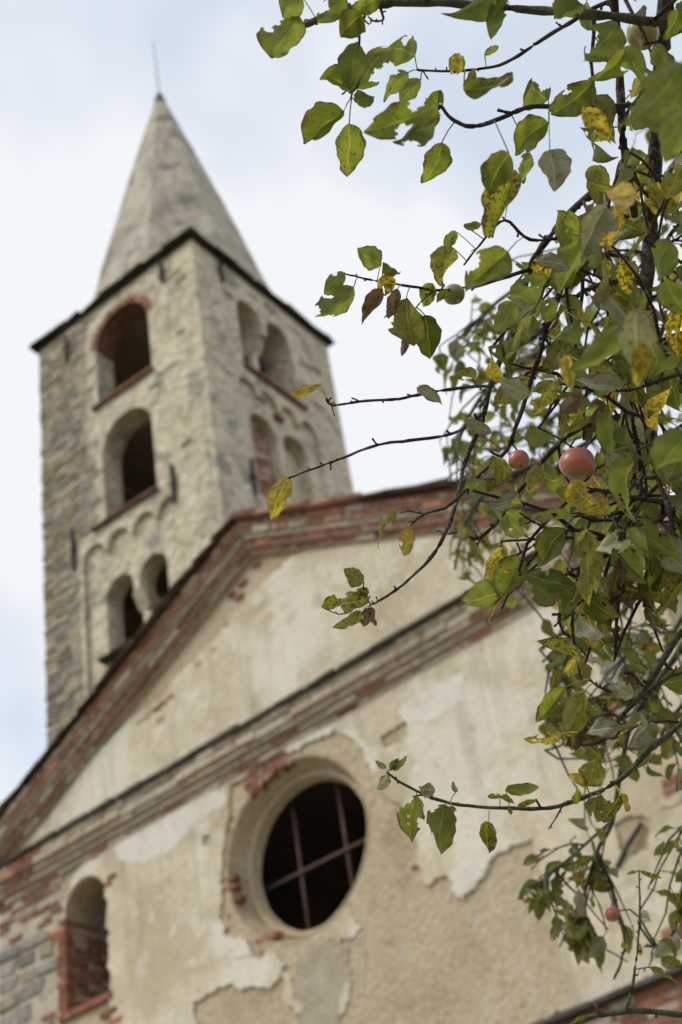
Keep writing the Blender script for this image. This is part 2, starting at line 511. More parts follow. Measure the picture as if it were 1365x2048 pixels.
# roof of two slopes with verge tiles
roof = None
for sgn in (-1, 1):
    x1 = XW + .12
    prof = [(0, ZA - .05), (sgn * x1, ZA - .05 - SL * x1), (sgn * x1, ZA - .12 - SL * x1), (0, ZA - .12)]
    ro = recalc(meshobj('roof', *slab_vf([prof], -.20, 14.2, Ym), M['tile_dark'], church))
    k = 0
    s = .0
    while s < XW / math.cos(TH) + .1:
        ln = random.uniform(.33, .40)
        c = s + ln / 2
        key = 'tile_pink' if (sgn > 0 and s < 1.5) or (sgn > 0 and random.random() < .25) else 'tile_dark'
        o = piece('verge_tile', TILE[key], ro, (sgn * c * math.cos(TH), -.10 + random.uniform(-.02, .02), ZA - c * math.sin(TH) - .018),
                  (ln + .05, .42, .036), (0, sgn * TH - sgn * .06 + random.uniform(-.02, .02), random.uniform(-.02, .02)))
        s += ln

# raking cornices: stepped mortar core with courses of brick
COURSES = [(.055, .072, .225, 'brick'), (.132, .075, .200, 'brick'), (.212, .045, .165, 'brick_limed'), (.262, .068, .130, 'brick'), (.335, .066, .075, 'brick')]
for sgn in (-1, 1):
    LN = XW / math.cos(TH) + .06

    def rk(s, n, y):                      # along the slope from the apex, n below the outer line (square to the slope)
        return Vector((sgn * (s * math.cos(TH)), y, ZA - s * math.sin(TH) - n / math.cos(TH)))
    core = []
    prof = [(-.0, .05)]
    V, F = [], []
    pr_ = []
    for n0, h, d, key in COURSES:
        pr_ += [(n0, -(d - .014)), (n0 + h + .006, -(d - .014))]
    pr_ += [(pr_[-1][0], .02), (pr_[0][0], .02)]
    for s in (0, LN):
        V += [rk(s, n, y) for n, y in pr_]
    K = len(pr_)
    F = [(i, (i + 1) % K, K + (i + 1) % K, K + i) for i in range(K)] + [tuple(range(K))[::-1], tuple(range(K, 2 * K))]
    co = recalc(meshobj('rake_cornice', V, F, M['mortar'], church))
    for ci, (n0, h, d, key) in enumerate(COURSES):
        bl = .265 if ci != 2 else .42
        s = -.02 + random.uniform(-.1, 0)
        while s < LN - .1:
            b0 = max(s, .005 + SL * (n0 + h) * .0)
            ln = bl * random.uniform(.92, 1.05)
            e = min(s + ln, LN)
            if e - b0 > .06:
                kk = key
                rr = random.random()
                lim = .15 if sgn < 0 else .08
                if key == 'brick':
                    kk = 'brick_limed' if rr < lim else ('brick_orange' if rr < lim + .10 else 'brick')
                p = rk((b0 + e) / 2, n0 + h / 2, -d / 2)
                o = piece('brick', BRICK[kk], co, p, (e - b0 - .012, d + random.uniform(-.008, .01), h - .008), (0, sgn * TH + random.uniform(-.012, .012), random.uniform(-.01, .01)))
            s += ln

# horizontal cornice under the tympanum
ZC = 9.0
HC = [(8.955, 8.79, .175), (8.775, 8.728, .128), (8.712, 8.662, .082), (8.648, 8.59, .038)]
parts = []
for z1, z0, d in HC:
    parts.append(box_vf(-XW - .1, XW + .1, -(d - .022), .015, z0 - .012, z1 + .003))
hc = meshobj('pediment_cornice', *join_vf(parts), M['mortar'], church)
s = -XW - .12
while s < XW + .1:
    ln = random.uniform(.40, .52)
    piece('cover_tile', TILE['cover_tile'], hc, (s + ln / 2, -.105 + random.uniform(-.012, .012), ZC - .02 + random.uniform(-.006, .006)), (ln - .004, .26, .032), (random.uniform(.02, .07), random.uniform(-.01, .01), 0))
    s += ln
for ri, (z1, z0, d) in enumerate(HC):
    rows = [(z1, z0)] if ri else [(z1, (z1 + z0) / 2), ((z1 + z0) / 2, z0)]
    for (a, b) in rows:
        s = -XW - .08 - random.uniform(0, .1)
        while s < XW + .05:
            ln = random.uniform(.24, .30) * (1 if ri in (0, 3) else 1.5)
            red = .45 if s < -3.3 else (.07 if ri == 0 else .17)
            kk = random.choice(['brick', 'brick', 'brick_orange']) if random.random() < red else 'brick_limed'
            if not (ri == 0 and s > -3.2 and random.random() < .25):
                piece('brick', BRICK[kk], hc, (s + ln / 2, -d / 2 + random.uniform(-.004, .004), (a + b) / 2), (ln - .012, d + .004, (a - b) - .007), (random.uniform(-.01, .01), random.uniform(-.008, .008), 0))
            s += ln

# plaster coats: sheets 2.5 cm thick with crumbled edges
PT = -.026


def pw(*q):
    return [W(a, b) for a, b in q]


zi = ZA - .42 / math.cos(TH)
tl = pw((15, 1722), (96, 1640), (190, 1515), (225, 1480), (262, 1440), (330, 1395), (350, 1360), (430, 1285), (505, 1190), (570, 1128), (620, 1098))
tymp = tl + [(.9, zi + .06 - .9 * SL), (XW - .1, zi + .03 - XW * SL), (XW - .1, 8.94)] + [(-XW + .2, 8.94)]
slab('plaster', [rough_loop(tymp, .07, .03, 3)], PT, .004, Ym, M['plaster'], church)
main = [(WX1 - .01, 8.30), (WX1 - .02, 8.64), (XW - .02, 8.64), (XW - .02, 5.20)]
main += pw((1180, 2010), (1104, 2028), (1142, 1995), (1125, 1917), (1105, 1830), (1085, 1730), (1070, 1676), (1030, 1690), (985, 1717), (960, 1762), (919, 1792), (905, 1750),
           (851, 1768), (838, 1710), (825, 1645), (800, 1605), (765, 1590), (748, 1560), (735, 1512), (705, 1476), (668, 1462), (640, 1470), (585, 1490), (520, 1532), (468, 1568), (462, 1620),
           (452, 1690), (445, 1770), (442, 1840), (455, 1872), (500, 1890), (520, 1925), (548, 1906), (575, 1930), (545, 1975), (480, 1975), (470, 1964), (430, 1985), (388, 2008), (395, 2040), (400, 2075))
lx = main[-1][0]
main += [(lx, 4.2), (WX1 - .02, 4.2), (WX1 - .015, 7.0), (WX1 - .0, 7.06)]
hole1 = pw((765, 1475), (815, 1440), (820, 1470), (800, 1490), (770, 1495))
hole2 = pw((405, 1672), (425, 1668), (430, 1690), (408, 1695))
hole3 = pw((1205, 1345), (1235, 1290), (1275, 1270), (1310, 1300), (1318, 1360), (1300, 1420), (1262, 1440), (1255, 1480), (1235, 1470), (1205, 1440))
hole4 = pw((1230, 1650), (1265, 1630), (1305, 1640), (1300, 1700), (1265, 1712), (1240, 1700))
hole5 = pw((1345, 1560), (1362, 1540), (1375, 1620), (1350, 1640))
hole6 = pw((1318, 1860), (1340, 1810), (1375, 1800), (1375, 1900), (1330, 1910))
slab('plaster', [rough_loop(main, .025, .034, 5), *[rough_loop(h, .03, .03, i) for i, h in enumerate((hole1, hole2, hole3, hole4))]], PT, .004, Ym, M['plaster'], church)
above = pw((128, 1812), (140, 1790), (152, 1752), (170, 1728), (214, 1706)) + [(WX1 - .03, 8.30)] + arch(WX0, WX1, WZ0, WZT + .02)[4:16]
slab('plaster', [rough_loop(above, .05, .012, 9)], PT + .004, .004, Ym, M['plaster'], church)
low = pw((700, 2110), (1100, 2090))
slab('plaster', [[(lx + .05, 0.1), (XW - .02, .1), (XW - .02, 5.0), (1.9, 5.0), (lx + .05, 5.1)]], -.02, .004, Ym, M['plaster'], church)
slab('plaster', [[(-XW, .1), (lx, .1), (lx, 4.15), (-XW, 4.15)]], -.02, .004, Ym, M['plaster'], church)
# cement repair and scraps of plaster left on the base coat
for q, key, d, sd_ in (((((595, 1915), (625, 1885), (670, 1880), (702, 1895), (706, 1960), (690, 2010), (675, 2070), (600, 2070), (590, 1990)), 'cement', -.010, 2)),
                       (((565, 1945), (585, 1955), (590, 2000), (612, 2015), (605, 2030), (575, 2012)), 'plaster', -.018, 3),
                       (((690, 1975), (704, 1970), (700, 2005), (685, 2030), (676, 2025)), 'plaster', -.016, 4),
                       (((655, 1868), (700, 1838), (722, 1850), (715, 1872), (670, 1885)), 'plaster', -.020, 6),
                       (((465, 1872), (500, 1880), (508, 1910), (480, 1915), (462, 1900)), 'plaster', -.034, 7),
                       (((700, 1868), (730, 1865), (735, 1990), (708, 1990)), 'brick_limed', -.006, 8),
                       (((690, 1458), (722, 1464), (748, 1498), (762, 1548), (750, 1556), (735, 1512), (705, 1476)), 'lime', -.031, 9),
                       (((560, 1500), (600, 1474), (650, 1455), (672, 1462), (640, 1480), (590, 1500)), 'lime', -.030, 12),
                       (((902, 1752), (940, 1728), (978, 1708), (990, 1720), (957, 1766), (930, 1800), (914, 1796)), 'lime', -.030, 13),
                       (((225, 1690), (300, 1650), (410, 1590), (455, 1575), (455, 1610), (400, 1640), (350, 1700), (290, 1730), (240, 1720)), 'lime', -.029, 14),
                       (((800, 1420), (900, 1360), (930, 1345), (935, 1400), (880, 1440), (830, 1445)), 'lime', -.029, 15)):
    slab('render_patch', [rough_loop(pw(*q), .03, .045, sd_)], d, .006, Ym, M[key], church)

# round window: splayed plaster surround, lip and iron bars
rv = [(OR + .02, -.008), (OR, .004), (.815, .20), (.807, .21), (.797, .185), (.757, .185), (.747, .20), (.72, .31), (.75, .34), (.92, .345)]
V, F = [], []
NS = 64
for i in range(NS):
    t = 2 * math.pi * i / NS
    for r_, y_ in rv:
        k = 1 + .012 * noise.noise(Vector((math.cos(t) * 4, math.sin(t) * 4, r_ * 9)))
        V.append((OX + r_ * k * math.cos(t), y_, OZ + r_ * k * math.sin(t)))
K = len(rv)
for i in range(NS):
    for j in range(K - 1):
        a, b = i * K + j, ((i + 1) % NS) * K + j
        F.append((a, b, b + 1, a + 1))
sur = recalc(meshobj('oculus_surround', V, F, M['basecoat'], church, smooth=False))


def tube_vf(pts, rad, n=6):
    V, F = [], []
    for i, p in enumerate(pts):
        a = pts[max(i - 1, 0)]; b = pts[min(i + 1, len(pts) - 1)]
        d = (b - a).normalized()
        s_ = d.orthogonal().normalized(); t_ = d.cross(s_)
        r = rad[i] if isinstance(rad, (list, tuple)) else rad
        for k in range(n):
            th = 2 * math.pi * k / n
            V.append(p + (s_ * math.cos(th) + t_ * math.sin(th)) * r)
    for i in range(len(pts) - 1):
        for k in range(n):
            a = i * n + k; b = i * n + (k + 1) % n
            F.append((a, b, b + n, a + n))
    F.append(tuple(range(n))[::-1]); F.append(tuple((len(pts) - 1) * n + k for k in range(n)))
    return V, F


for dx, y_ in ((-.30, .42), (.29, .42)):
    h = math.sqrt(.785 ** 2 - dx ** 2)
    meshobj('window_bar', *tube_vf([Vector((OX + dx, y_, OZ - h)), Vector((OX + dx, y_, OZ + h))], .018), M['iron'], church, smooth=True)
meshobj('window_bar', *tube_vf([Vector((OX - .78, .39, OZ - .05)), Vector((OX + .78, .39, OZ - .05))], .018), M['iron'], church, smooth=True)


# bricks showing round the round window
def wall_brick(px, py, w_, h_, key, ang=0., proud=.014, parent=wall):
    x, z = W(px, py)
    return piece('brick', BRICK[key], parent, (x, .05 - proud, z), (w_, .1, h_), (0, -ang, 0))


for px, py, wd, key in ((478, 1622, .15, 'brick_limed'), (476, 1640, .17, 'brick_orange'), (472, 1663, .14, 'brick'), (473, 1757, .22, 'brick'), (474, 1776, .24, 'brick_orange'), (488, 1797, .15, 'brick'),
                        (452, 1803, .1, 'brick_limed'), (478, 1850, .15, 'brick_limed'), (470, 1861, .1, 'brick'), (474, 1832, .07, 'brick_orange'), (530, 1878, .30, 'brick'), (545, 1898, .20, 'brick_limed'), (523, 1905, .06, 'brick_orange'),
                        (480, 1565, .20, 'brick'), (500, 1553, .16, 'brick_limed'), (690, 1509, .09, 'brick_limed'), (712, 1516, .10, 'brick_limed'), (815, 1745, .20, 'brick_limed'), (833, 1735, .12, 'brick'), (828, 1650, .07, 'brick_orange'),
                        (600, 1957, .05, 'brick_orange'), (413, 1683, .10, 'brick_orange'), (780, 1480, .12, 'brick_limed'), (757, 1571, .05, 'brick_orange')):
    if px < 492 and 1600 < py < 1870:
        px, wd = px - 15, wd * .7
    wall_brick(px, py, wd, .055, key, random.uniform(-.05, .05), proud=.002)
for i, t in enumerate(np.linspace(1.50, 2.12, 13)):
    rr = OR + .08 + random.uniform(-.015, .02)
    piece('brick', BRICK['brick_orange' if i == 1 else 'brick'], wall, (OX + rr * math.cos(t), .046, OZ + rr * math.sin(t)), (.16 + random.uniform(0, .07), .10, .052), (0, -t + random.uniform(-.04, .04), 0))

# small arched window: brick jamb of stacked courses, brick sill
zc_ = WZ0 + .02
i = 0
while zc_ < WZT - .33:
    ext = random.choice([.10, .13, .15, .22, .26]) * random.uniform(.8, 1.2)
    key = 'brick_orange' if random.random() < .75 else 'brick'
    piece('brick', BRICK[key], wall, (WX0 - ext / 2 + .012, .048, zc_ + .034), (ext, .125, .064), (0, random.uniform(-.015, .015), 0))
    for y0, y1 in ((.115, .30), (.305, .50), (.505, .66)):
        kk = random.choice(['brick', 'brick_orange', 'brick', 'brick_limed'])
        piece('brick', BRICK[kk], wall, (WX0 - .045, (y0 + y1) / 2, zc_ + .034), (.115, y1 - y0 - .01, .060), (0, random.uniform(-.015, .015), 0))
    zc_ += .073
    i += 1
meshobj('window_sill', *box_vf(WX0 - .1, WX1 + .03, -.05, .5, WZ0 - .055, WZ0 + .012), M['brick_orange'], church)
for px, py, wd, key in ((222, 2025, .25, 'brick'), (235, 2042, .2, 'brick_orange'), (228, 1755, .14, 'brick'), (222, 1768, .10, 'brick_orange'), (203, 1694, .16, 'brick'), (195, 1712, .10, 'brick_limed')):
    wall_brick(px, py, wd, .06, key, proud=.034)
# exposed masonry left of the small window: grey blocks low, broken brick courses high
z = 6.45
row = 0
while z < 8.56:
    brickrow = z > 8.05 or random.random() < .2
    h = .068 if brickrow else random.uniform(.15, .22)
    x = -XW + .01
    xe = -3.42 + random.uniform(-.05, .05) if z < 8.15 else -3.30 + random.uniform(-.1, .15)
    while x < xe:
        ln = random.uniform(.16, .27) if brickrow else random.uniform(.26, .46)
        ln = min(ln, xe + .04 - x)
        if ln < .09:
            break
        if random.random() < (.78 if brickrow else .96):
            if brickrow:
                piece('brick', BRICK[random.choice(['brick', 'brick_orange', 'brick', 'brick_limed'])], wall, (x + ln / 2, .035, z + h / 2), (ln - .015, .11, h - .012), (0, random.uniform(-.03, .03), 0))
            else:
                piece('stone', STONE[random.choice(['stone_grey', 'stone_grey', 'stone_grey', 'stone_tan'])], wall, (x + ln / 2, .03, z + h / 2), (ln - .03, .12, h - .03), (0, random.uniform(-.04, .04), 0))
        x += ln
    z += h + .012
    row += 1
msk = [(-XW + .005, 6.3), (-3.33, 6.3), (-3.33, 8.1), (-3.2, 8.45), (-3.2, 8.6), (-XW + .005, 8.6)]
slab('mortar_bed', [rough_loop(msk, .06, .02, 11)], -.006, .006, Ym, M['mortar'], church)
# bricks showing in the tympanum beside the raking cornice, and to the right of the round window
for px, py, wd, key in ((330, 1408, .14, 'brick_orange'), (318, 1420, .12, 'brick'), (345, 1395, .10, 'brick_orange'), (300, 1428, .12, 'brick_limed'), (290, 1440, .18, 'brick_limed'), (325, 1440, .12, 'brick_limed'),
                        (487, 1167, .12, 'brick_orange'), (480, 1195, .12, 'brick_orange'), (465, 1190, .09, 'brick'), (458, 1250, .08, 'brick_limed'), (515, 1130, .10, 'brick'), (560, 1135, .10, 'brick_limed'), (430, 1300, .08, 'brick_limed'), (400, 1330, .1, 'brick_limed')):
    wall_brick(px, py, wd, .06, key, ang=random.uniform(-.04, .04), proud=.032)
for q in ((1228, 1320), (1258, 1300), (1285, 1330), (1225, 1372), (1262, 1368), (1290, 1390), (1272, 1420), (1240, 1462), (1300, 1360)):
    x, z = W(*q)
    piece('stone', STONE['stone_grey' if random.random() < .75 else 'stone_tan'], wall, (x, .03, z), (random.uniform(.24, .34), .12, random.uniform(.15, .2)), (0, random.uniform(-.05, .05), 0))
for q in ((1235, 1412), (1250, 1450), (1215, 1400)):
    wall_brick(*q, .2, .06, 'brick_orange', proud=.03)
for q in ((1352, 1560), (1358, 1580), (1362, 1600), (1350, 1600), (1340, 1890), (1330, 1900), (1352, 1860), (1345, 1905)):
    wall_brick(*q, .22, .065, random.choice(['brick', 'brick_limed']), proud=.036)
# slanting iron tie rod, putlog holes
a, b = W(1288, 1648), W(1238, 1738)
tr_ = meshobj('tie_rod', *tube_vf([Vector((a[0], -.03, a[1])), Vector(((a[0] + b[0]) / 2, -.05, (a[1] + b[1]) / 2)), Vector((b[0], -.03, b[1]))], .02), M['iron_dark'], church)
# string course low on the front: dark tiles on brick
sc = meshobj('string_course', *box_vf(1.2, XW + .06, -.08, .015, 4.80, 5.10), M['mortar'], church)
for ci in range(4):
    s = 1.22 - random.uniform(0, .1)
    while s < XW:
        ln = random.uniform(.22, .28)
        piece('brick', BRICK[random.choice(['brick', 'brick_orange', 'brick', 'brick_limed'])], sc, (s + ln / 2, -.05, 5.06 - ci * .072), (ln - .012, .09, .062))
        s += ln
s = 1.2
while s < XW:
    piece('cover_tile', TILE['cover_tile'], sc, (s + .2, -.09, 5.122), (.40, .24, .035), (.05, 0, 0))
    s += .40
# lower building joined on the right-hand side
meshobj('annex_wall', *box_vf(XW + .002, XW + 3.0, 1.4, 8, 0, 7.7), M['tower'], church)
meshobj('annex_roof', *box_vf(XW + .03, XW + 3.3, 1.15, 8.3, 7.7, 7.85), M['tile_dark'], church)

# ------------------------------------------------------------------ bell tower
TX, TY, TYAW = -4.593, 4.945, .043
TW = 4.33
cT, sT = math.cos(TYAW), math.sin(TYAW)
tower = thing('bell_tower', 'square rubble and plaster bell tower with arched openings and a pointed spire', 'tower', (TX - TW / 2, TY + TW / 2, 0))


def T(a, b, z):
    return Vector((TX - a * cT - b * sT, TY - a * sT + b * cT, z))


def FL(u, z, d):
    return T(u, d, z)        # front face: u leftwards, d inwards


def FR(u, z, d):
    return T(d, u, z)        # right face: u backwards, d inwards


ZE = 23.86
ST = .10                      # thickness of the outer skin (corner strips and arcades)
top_L, mid_L, low_L = arch(1.28, 2.74, 21.2, 23.44), arch(1.40, 2.70, 18.32, 20.60), bifora(1.40, 2.88, 15.46, 17.08)
top_R, mid_R1, mid_R2 = bifora(1.20, 2.90, 21.2, 23.20), arch(1.27, 2.06, 18.1, 20.24), arch(2.26, 3.02, 18.1, 20.26)


def arcade(u0, u1, z0, zt, n):
    """panel outline whose head is a row of small hanging arches"""
    stp = (u1 - u0) / n
    r = stp / 2 - .035
    q = [(u0, z0), (u1, z0)]
    for i in range(n):
        q += arc(u1 - stp * (i + .5), zt - r, r, 0, math.pi, 8)
    return q


sq = [(0, 0), (TW, 0), (TW, ZE), (0, ZE)]
sqi = [(ST, 0), (TW - ST, 0), (TW - ST, ZE), (ST, ZE)]
sk_L = slab('wall', [sq, top_L, mid_L, arcade(.87, 3.36, 14.6, 18.0, 4)], 0, ST, FL, M['tower'], tower)
slab('wall', [sqi, top_L, mid_L, low_L], ST, .50, FL, M['tower'], tower)
sk_R = slab('wall', [[(ST, 0), (TW, 0), (TW, ZE), (ST, ZE)], top_R, arcade(.92, 3.40, 17.0, 20.86, 4)], 0, ST, FR, M['tower'], tower)
sq2 = [(.721, 0), (TW - .5, 0), (TW - .5, ZE), (.721, ZE)]
slab('wall', [sq2, top_R, mid_R1, mid_R2], ST, .72, FR, M['tower'], tower)
slab('wall', [[(ST, 0), (TW, 0), (TW, ZE), (ST, ZE)]], TW, TW - .5, FR, M['tower'], tower)
slab('wall', [[(.722, 0), (TW - .502, 0), (TW - .502, ZE), (.722, ZE)]], TW, TW - .5, FL, M['interior'], tower)
for zf in (14.4, 17.9, 20.9, 23.84):
    v, f = box_vf(.73, TW - .51, .73, TW - .51, zf, zf + .12)
    meshobj('floor_slab', [T(a, b, z) for a, b, z in v], f, M['interior'], tower)
# infill of the blocked twin opening
slab('brick_infill', [arch(1.275, 2.055, 18.11, 20.235)], .33, .45, FR, M['mortar'], tower)
inf = tower.children[-1]
zz = 18.12
while zz < 20.18:
    u = 1.28
    while u < 2.04:
        ln = min(random.uniform(.2, .27), 2.05 - u)
        zt = zz + .07
        um = abs(u + ln / 2 - 1.665)
        if ln > .05 and (zt < 19.85 or um + ln / 2 < math.sqrt(max(0, .39 ** 2 - (zt - 19.845) ** 2))):
            o = piece('brick', BRICK[random.choice(['brick', 'brick', 'brick_limed', 'brick_orange'])], inf, FR(u + ln / 2, zz + .035, .335), (.1, ln - .012, .062), (0, 0, TYAW))
        u += ln
    zz += .073
slab('plaster_infill', [arch(2.265, 3.015, 18.11, 20.255)], .36, .5, FR, M['tower'], tower)
# brick voussoirs over the top opening of the front face
for i in range(15):
    t = math.radians(8 + 164 * i / 14)
    p = FL(2.01 + .79 * math.cos(t), 22.71 + .79 * math.sin(t), .042)
    piece('brick', BRICK['brick'], sk_L, p, (.16, .10, .155), (0, t, TYAW))
t0 = None
prof = arc(2.01, 22.71, .722, math.radians(2), math.radians(178), 16)
V, F = [], []
for (u, z) in prof:
    c_ = Vector((2.01 - u, 22.71 - z)).normalized()
    V += [FL(u, z, .0), FL(u, z, .49), FL(u + c_.x * .02, z + c_.y * .02, .49), FL(u + c_.x * .02, z + c_.y * .02, .0)]
for i in range(len(prof) - 1):
    for k in range(4):
        a, b = i * 4 + k, i * 4 + (k + 1) % 4
        F.append((a, b, b + 4, a + 4))
recalc(meshobj('brick_soffit', V, F, M['brick'], tower))


# colonnettes: base, shaft, capital
def lathe_vf(prof, c, n=14):
    V, F = [], []
    for r_, z_ in prof:
        for k in range(n):
            t = 2 * math.pi * k / n
            V.append((c.x + r_ * math.cos(t), c.y + r_ * math.sin(t), z_))
    for i in range(len(prof) - 1):
        for k in range(n):
            a, b = i * n + k, i * n + (k + 1) % n
            F.append((a, b, b + n, a + n))
    F.append(tuple(range(n))[::-1]); F.append(tuple((len(prof) - 1) * n + k for k in range(n)))
    return V, F


def colonnette(face, uc, z0, ztop, ru, mid, m, depth=.38):
    zi_ = ztop - ru - .22
    c = face(uc, z0, depth)
    sh = meshobj('colonnette', *lathe_vf([(.11, z0 + .1), (.10, zi_ - .33)], c), m, tower, smooth=True)
    meshobj('base', *lathe_vf([(.13, z0 - .02), (.13, z0 + .05), (.10, z0 + .10), (.085, z0 + .12)], c), m, sh)
    V, F = [], []
    for (hu, hd, zq) in ((.10, .105, zi_ - .34), (.125, .14, zi_ - .25), (.12, .24, zi_ - .06), (.12, .28, zi_ + .01)):
        for su, sd2 in ((-1, -1), (1, -1), (1, 1), (-1, 1)):
            V.append(face(uc + su * hu, zq, depth + sd2 * hd))
    for i in range(3):
        for k in range(4):
            a, b = i * 4 + k, i * 4 + (k + 1) % 4
            F.append((a, b, b + 4, a + 4))
    F += [(3, 2, 1, 0), (12, 13, 14, 15)]
    recalc(meshobj('capital', V, F, M['tower'], sh))


colonnette(FL, 2.14, 15.46, 17.08, .335, .07, M['brick_limed'])
colonnette(FR, 2.05, 21.2, 23.20, .39, .07, M['tower'])


# sills, anchors
def sill(face, u0, u1, z, m, out_=.09, th=.06):
    V = [face(u, zz_, d) for zz_ in (z - th, z) for d in (-out_, .5) for u in (u0, u1)]
    f = box_vf(0, 1, 0, 1, 0, 1)[1]
    recalc(meshobj('sill', V, f, m, tower))


sill(FL, 1.24, 2.86, 21.2, M['sill'])
sill(FL, 1.36, 3.02, 18.32, M['sill'])
sill(FL, 1.36, 3.0, 15.46, M['slate'], th=.05)
sill(FR, 1.16, 3.05, 21.2, M['sill'], th=.07)


def anchor(face, u, z0, z1):
    pts = [face(u + .015 * math.sin(k * 2.1), z0 + (z1 - z0) * k / 4, -.045) for k in range(5)]
    o = meshobj('wall_anchor', *tube_vf(pts, [.036, .042, .046, .042, .03]), M['iron_dark'], tower)
    q = face(u, (z0 + z1) / 2, -.03)
    meshobj('anchor_eye', *tube_vf([face(u - .06, (z0 + z1) / 2, -.05), face(u + .06, (z0 + z1) / 2, -.05)], .035), M['iron_dark'], o)


for fc, u, z0, z1 in ((FL, .99, 17.7, 18.62), (FL, 3.52, 17.7, 18.62), (FR, .96, 17.83, 18.66), (FR, .80, 23.2, 23.82), (FL, 3.50, 22.95, 23.7), (FL, .80, 23.2, 23.8)):
    anchor(fc, u, z0, z1)

# rubble stones showing along the left of the front face and in worn places
z = 12.6
while z < 23.75:
    h = random.uniform(.10, .165)
    edge = 3.22 + .16 * noise.noise(Vector((z * .8, 2, 0))) + (-.25 if 18.3 < z < 20.2 else 0) + (-.15 if z > 22.8 else 0)
    if 15 < z < 18:
        edge = max(edge, 3.48)
    u = TW + .02
    while u > edge:
        ln = random.uniform(.22, .46)
        if u - ln < edge - .12:
            break
        key = random.choices(['stone_tan', 'stone_grey', 'stone_ochre'], (5, 3, 3 if z > 16 else 1))[0]
        corner = u > TW
        if random.random() < .86 or corner:
            c = FL(u - ln / 2, z + h / 2, .05 - random.uniform(.005, .035))
            piece('stone', STONE[key], sk_L, c, (ln - .03, .12, h - .028), (0, random.uniform(-.05, .05), TYAW))
        u -= ln
    z += h
msk = [(3.12, 12), (TW + .002, 12), (TW + .002, ZE - .02), (2.9, ZE - .02), (3.05, 22.6), (3.1, 20.4), (2.95, 19.9), (2.95, 18.5), (3.44, 18.2), (3.44, 14.4)]
slab('mortar_bed', [rough_loop(msk, .1, .05, 4)], -.008, .01, FL, M['tower_rubble'], tower)
for fc, lst in ((FL, [(.55, 23.25, .5), (.75, 23.5, .4), (.35, 23.0, .3), (.9, 20.95, .5), (.62, 18.9, .25), (2.85, 19.6, .3), (2.9, 18.9, .3), (2.98, 21.8, .35), (2.95, 22.3, .3), (3.05, 20.8, .4), (1.25, 20.75, .3), (.5, 21.6, .25), (3.1, 23.5, .4), (2.9, 23.65, .4)]),
                (FR, [(1.0, 23.0, .3), (1.1, 23.5, .4), (1.8, 23.55, .35), (2.4, 23.6, .4), (3.2, 23.5, .4), (3.5, 23.1, .4), (3.3, 22.6, .35), (3.7, 22.7, .3), (3.1, 21.9, .3), (3.6, 21.6, .35), (3.9, 22.2, .3), (1.75, 20.72, .22), (2.15, 20.45, .2), (.6, 22.5, .2), (.5, 21.9, .2)])):
    par = sk_L if fc is FL else sk_R
    for u, z, ln in lst:
        key = random.choice(['stone_ochre', 'stone_tan', 'stone_tan'])
        if (fc is FR and (round(u, 2), round(z, 2)) in ((2.15, 20.45),)):
            p = fc(u + .02, z, .05); piece('brick', BRICK['brick'], par, p, (.12, .25, .1), (0, 0, TYAW)); continue
        d = .115 if (fc is FR and z == 20.72) else .055
        piece('stone', STONE[key], par, fc(u, z, d - random.uniform(.0, .02)), (ln, .12, random.uniform(.1, .17)) if fc is FL else (.12, ln, random.uniform(.1, .17)), (0, random.uniform(-.1, .1), TYAW))

# eaves: two layers of rough stone slabs, then the spire
for lay, (oh, zt, th) in enumerate(((.07, ZE + .035, .065), (.13, ZE + .10, .06))):
    for side in range(4):
        s = -oh
        while s < TW + oh:
            ln = min(random.uniform(.45, .8), TW + oh - s + .02)
            if ln < .12:
                break
            c = s + ln / 2
            dep = 1.0
            off = dep / 2 - oh + random.uniform(-.02, .02)
            a, b = ((c, off), (off, c), (c, TW - off), (TW - off, c))[side]
            if not (side in (1, 3) and (c < .7 or c > TW - .7) and False):
                sz = (ln, dep, th) if side in (0, 2) else (dep, ln, th)
                piece('eave_slab', SLATE, tower, T(a, b, zt + random.uniform(-.006, .006) + (.003 if side % 2 else 0)), sz, (random.uniform(-.015, .015), random.uniform(-.015, .015), TYAW + random.uniform(-.02, .02)))
            s += ln
CT = T(TW / 2, TW / 2, 0)
ZS = 32.74
V, F = [], []
rows = 26
for i in range(rows + 1):
    q = i / rows
    z = ZE + .05 + (ZS - ZE - .05) * q
    R_ = 2.17 * (1 - q) + .05 + .05 * math.sin(math.pi * q)
    for k in range(48):
        t = 2 * math.pi * k / 48
        oct_ = math.cos(math.pi / 8) / math.cos(((t + math.pi / 8) % (math.pi / 4)) - math.pi / 8)
        rr = R_ * (oct_)
        rr *= 1 + .012 * noise.noise(Vector((math.cos(t) * 3, math.sin(t) * 3, z * 1.3))) + .006 * noise.noise(Vector((math.cos(t) * 9, math.sin(t) * 9, z * 5)))
        V.append((CT.x + rr * math.cos(t + TYAW), CT.y + rr * math.sin(t + TYAW), z))
for i in range(rows):
    for k in range(48):
        a, b = i * 48 + k, i * 48 + (k + 1) % 48
        F.append((a, b, b + 48, a + 48))
F.append(tuple(rows * 48 + k for k in range(48)))
spire = recalc(meshobj('spire', V, F, M['spire'], tower))
meshobj('spire_cap', *lathe_vf([(.155, ZS - .42), (.16, ZS - .36), (.10, ZS - .08), (.05, ZS + .06), (.02, ZS + .08)], CT), M['lead'], spire, smooth=True)
meshobj('finial_rod', *tube_vf([Vector((CT.x, CT.y, ZS)), Vector((CT.x, CT.y, ZS + 1.2)), Vector((CT.x - .02, CT.y, ZS + 2.35))], [.014, .012, .009]), M['lead'], spire, smooth=True)

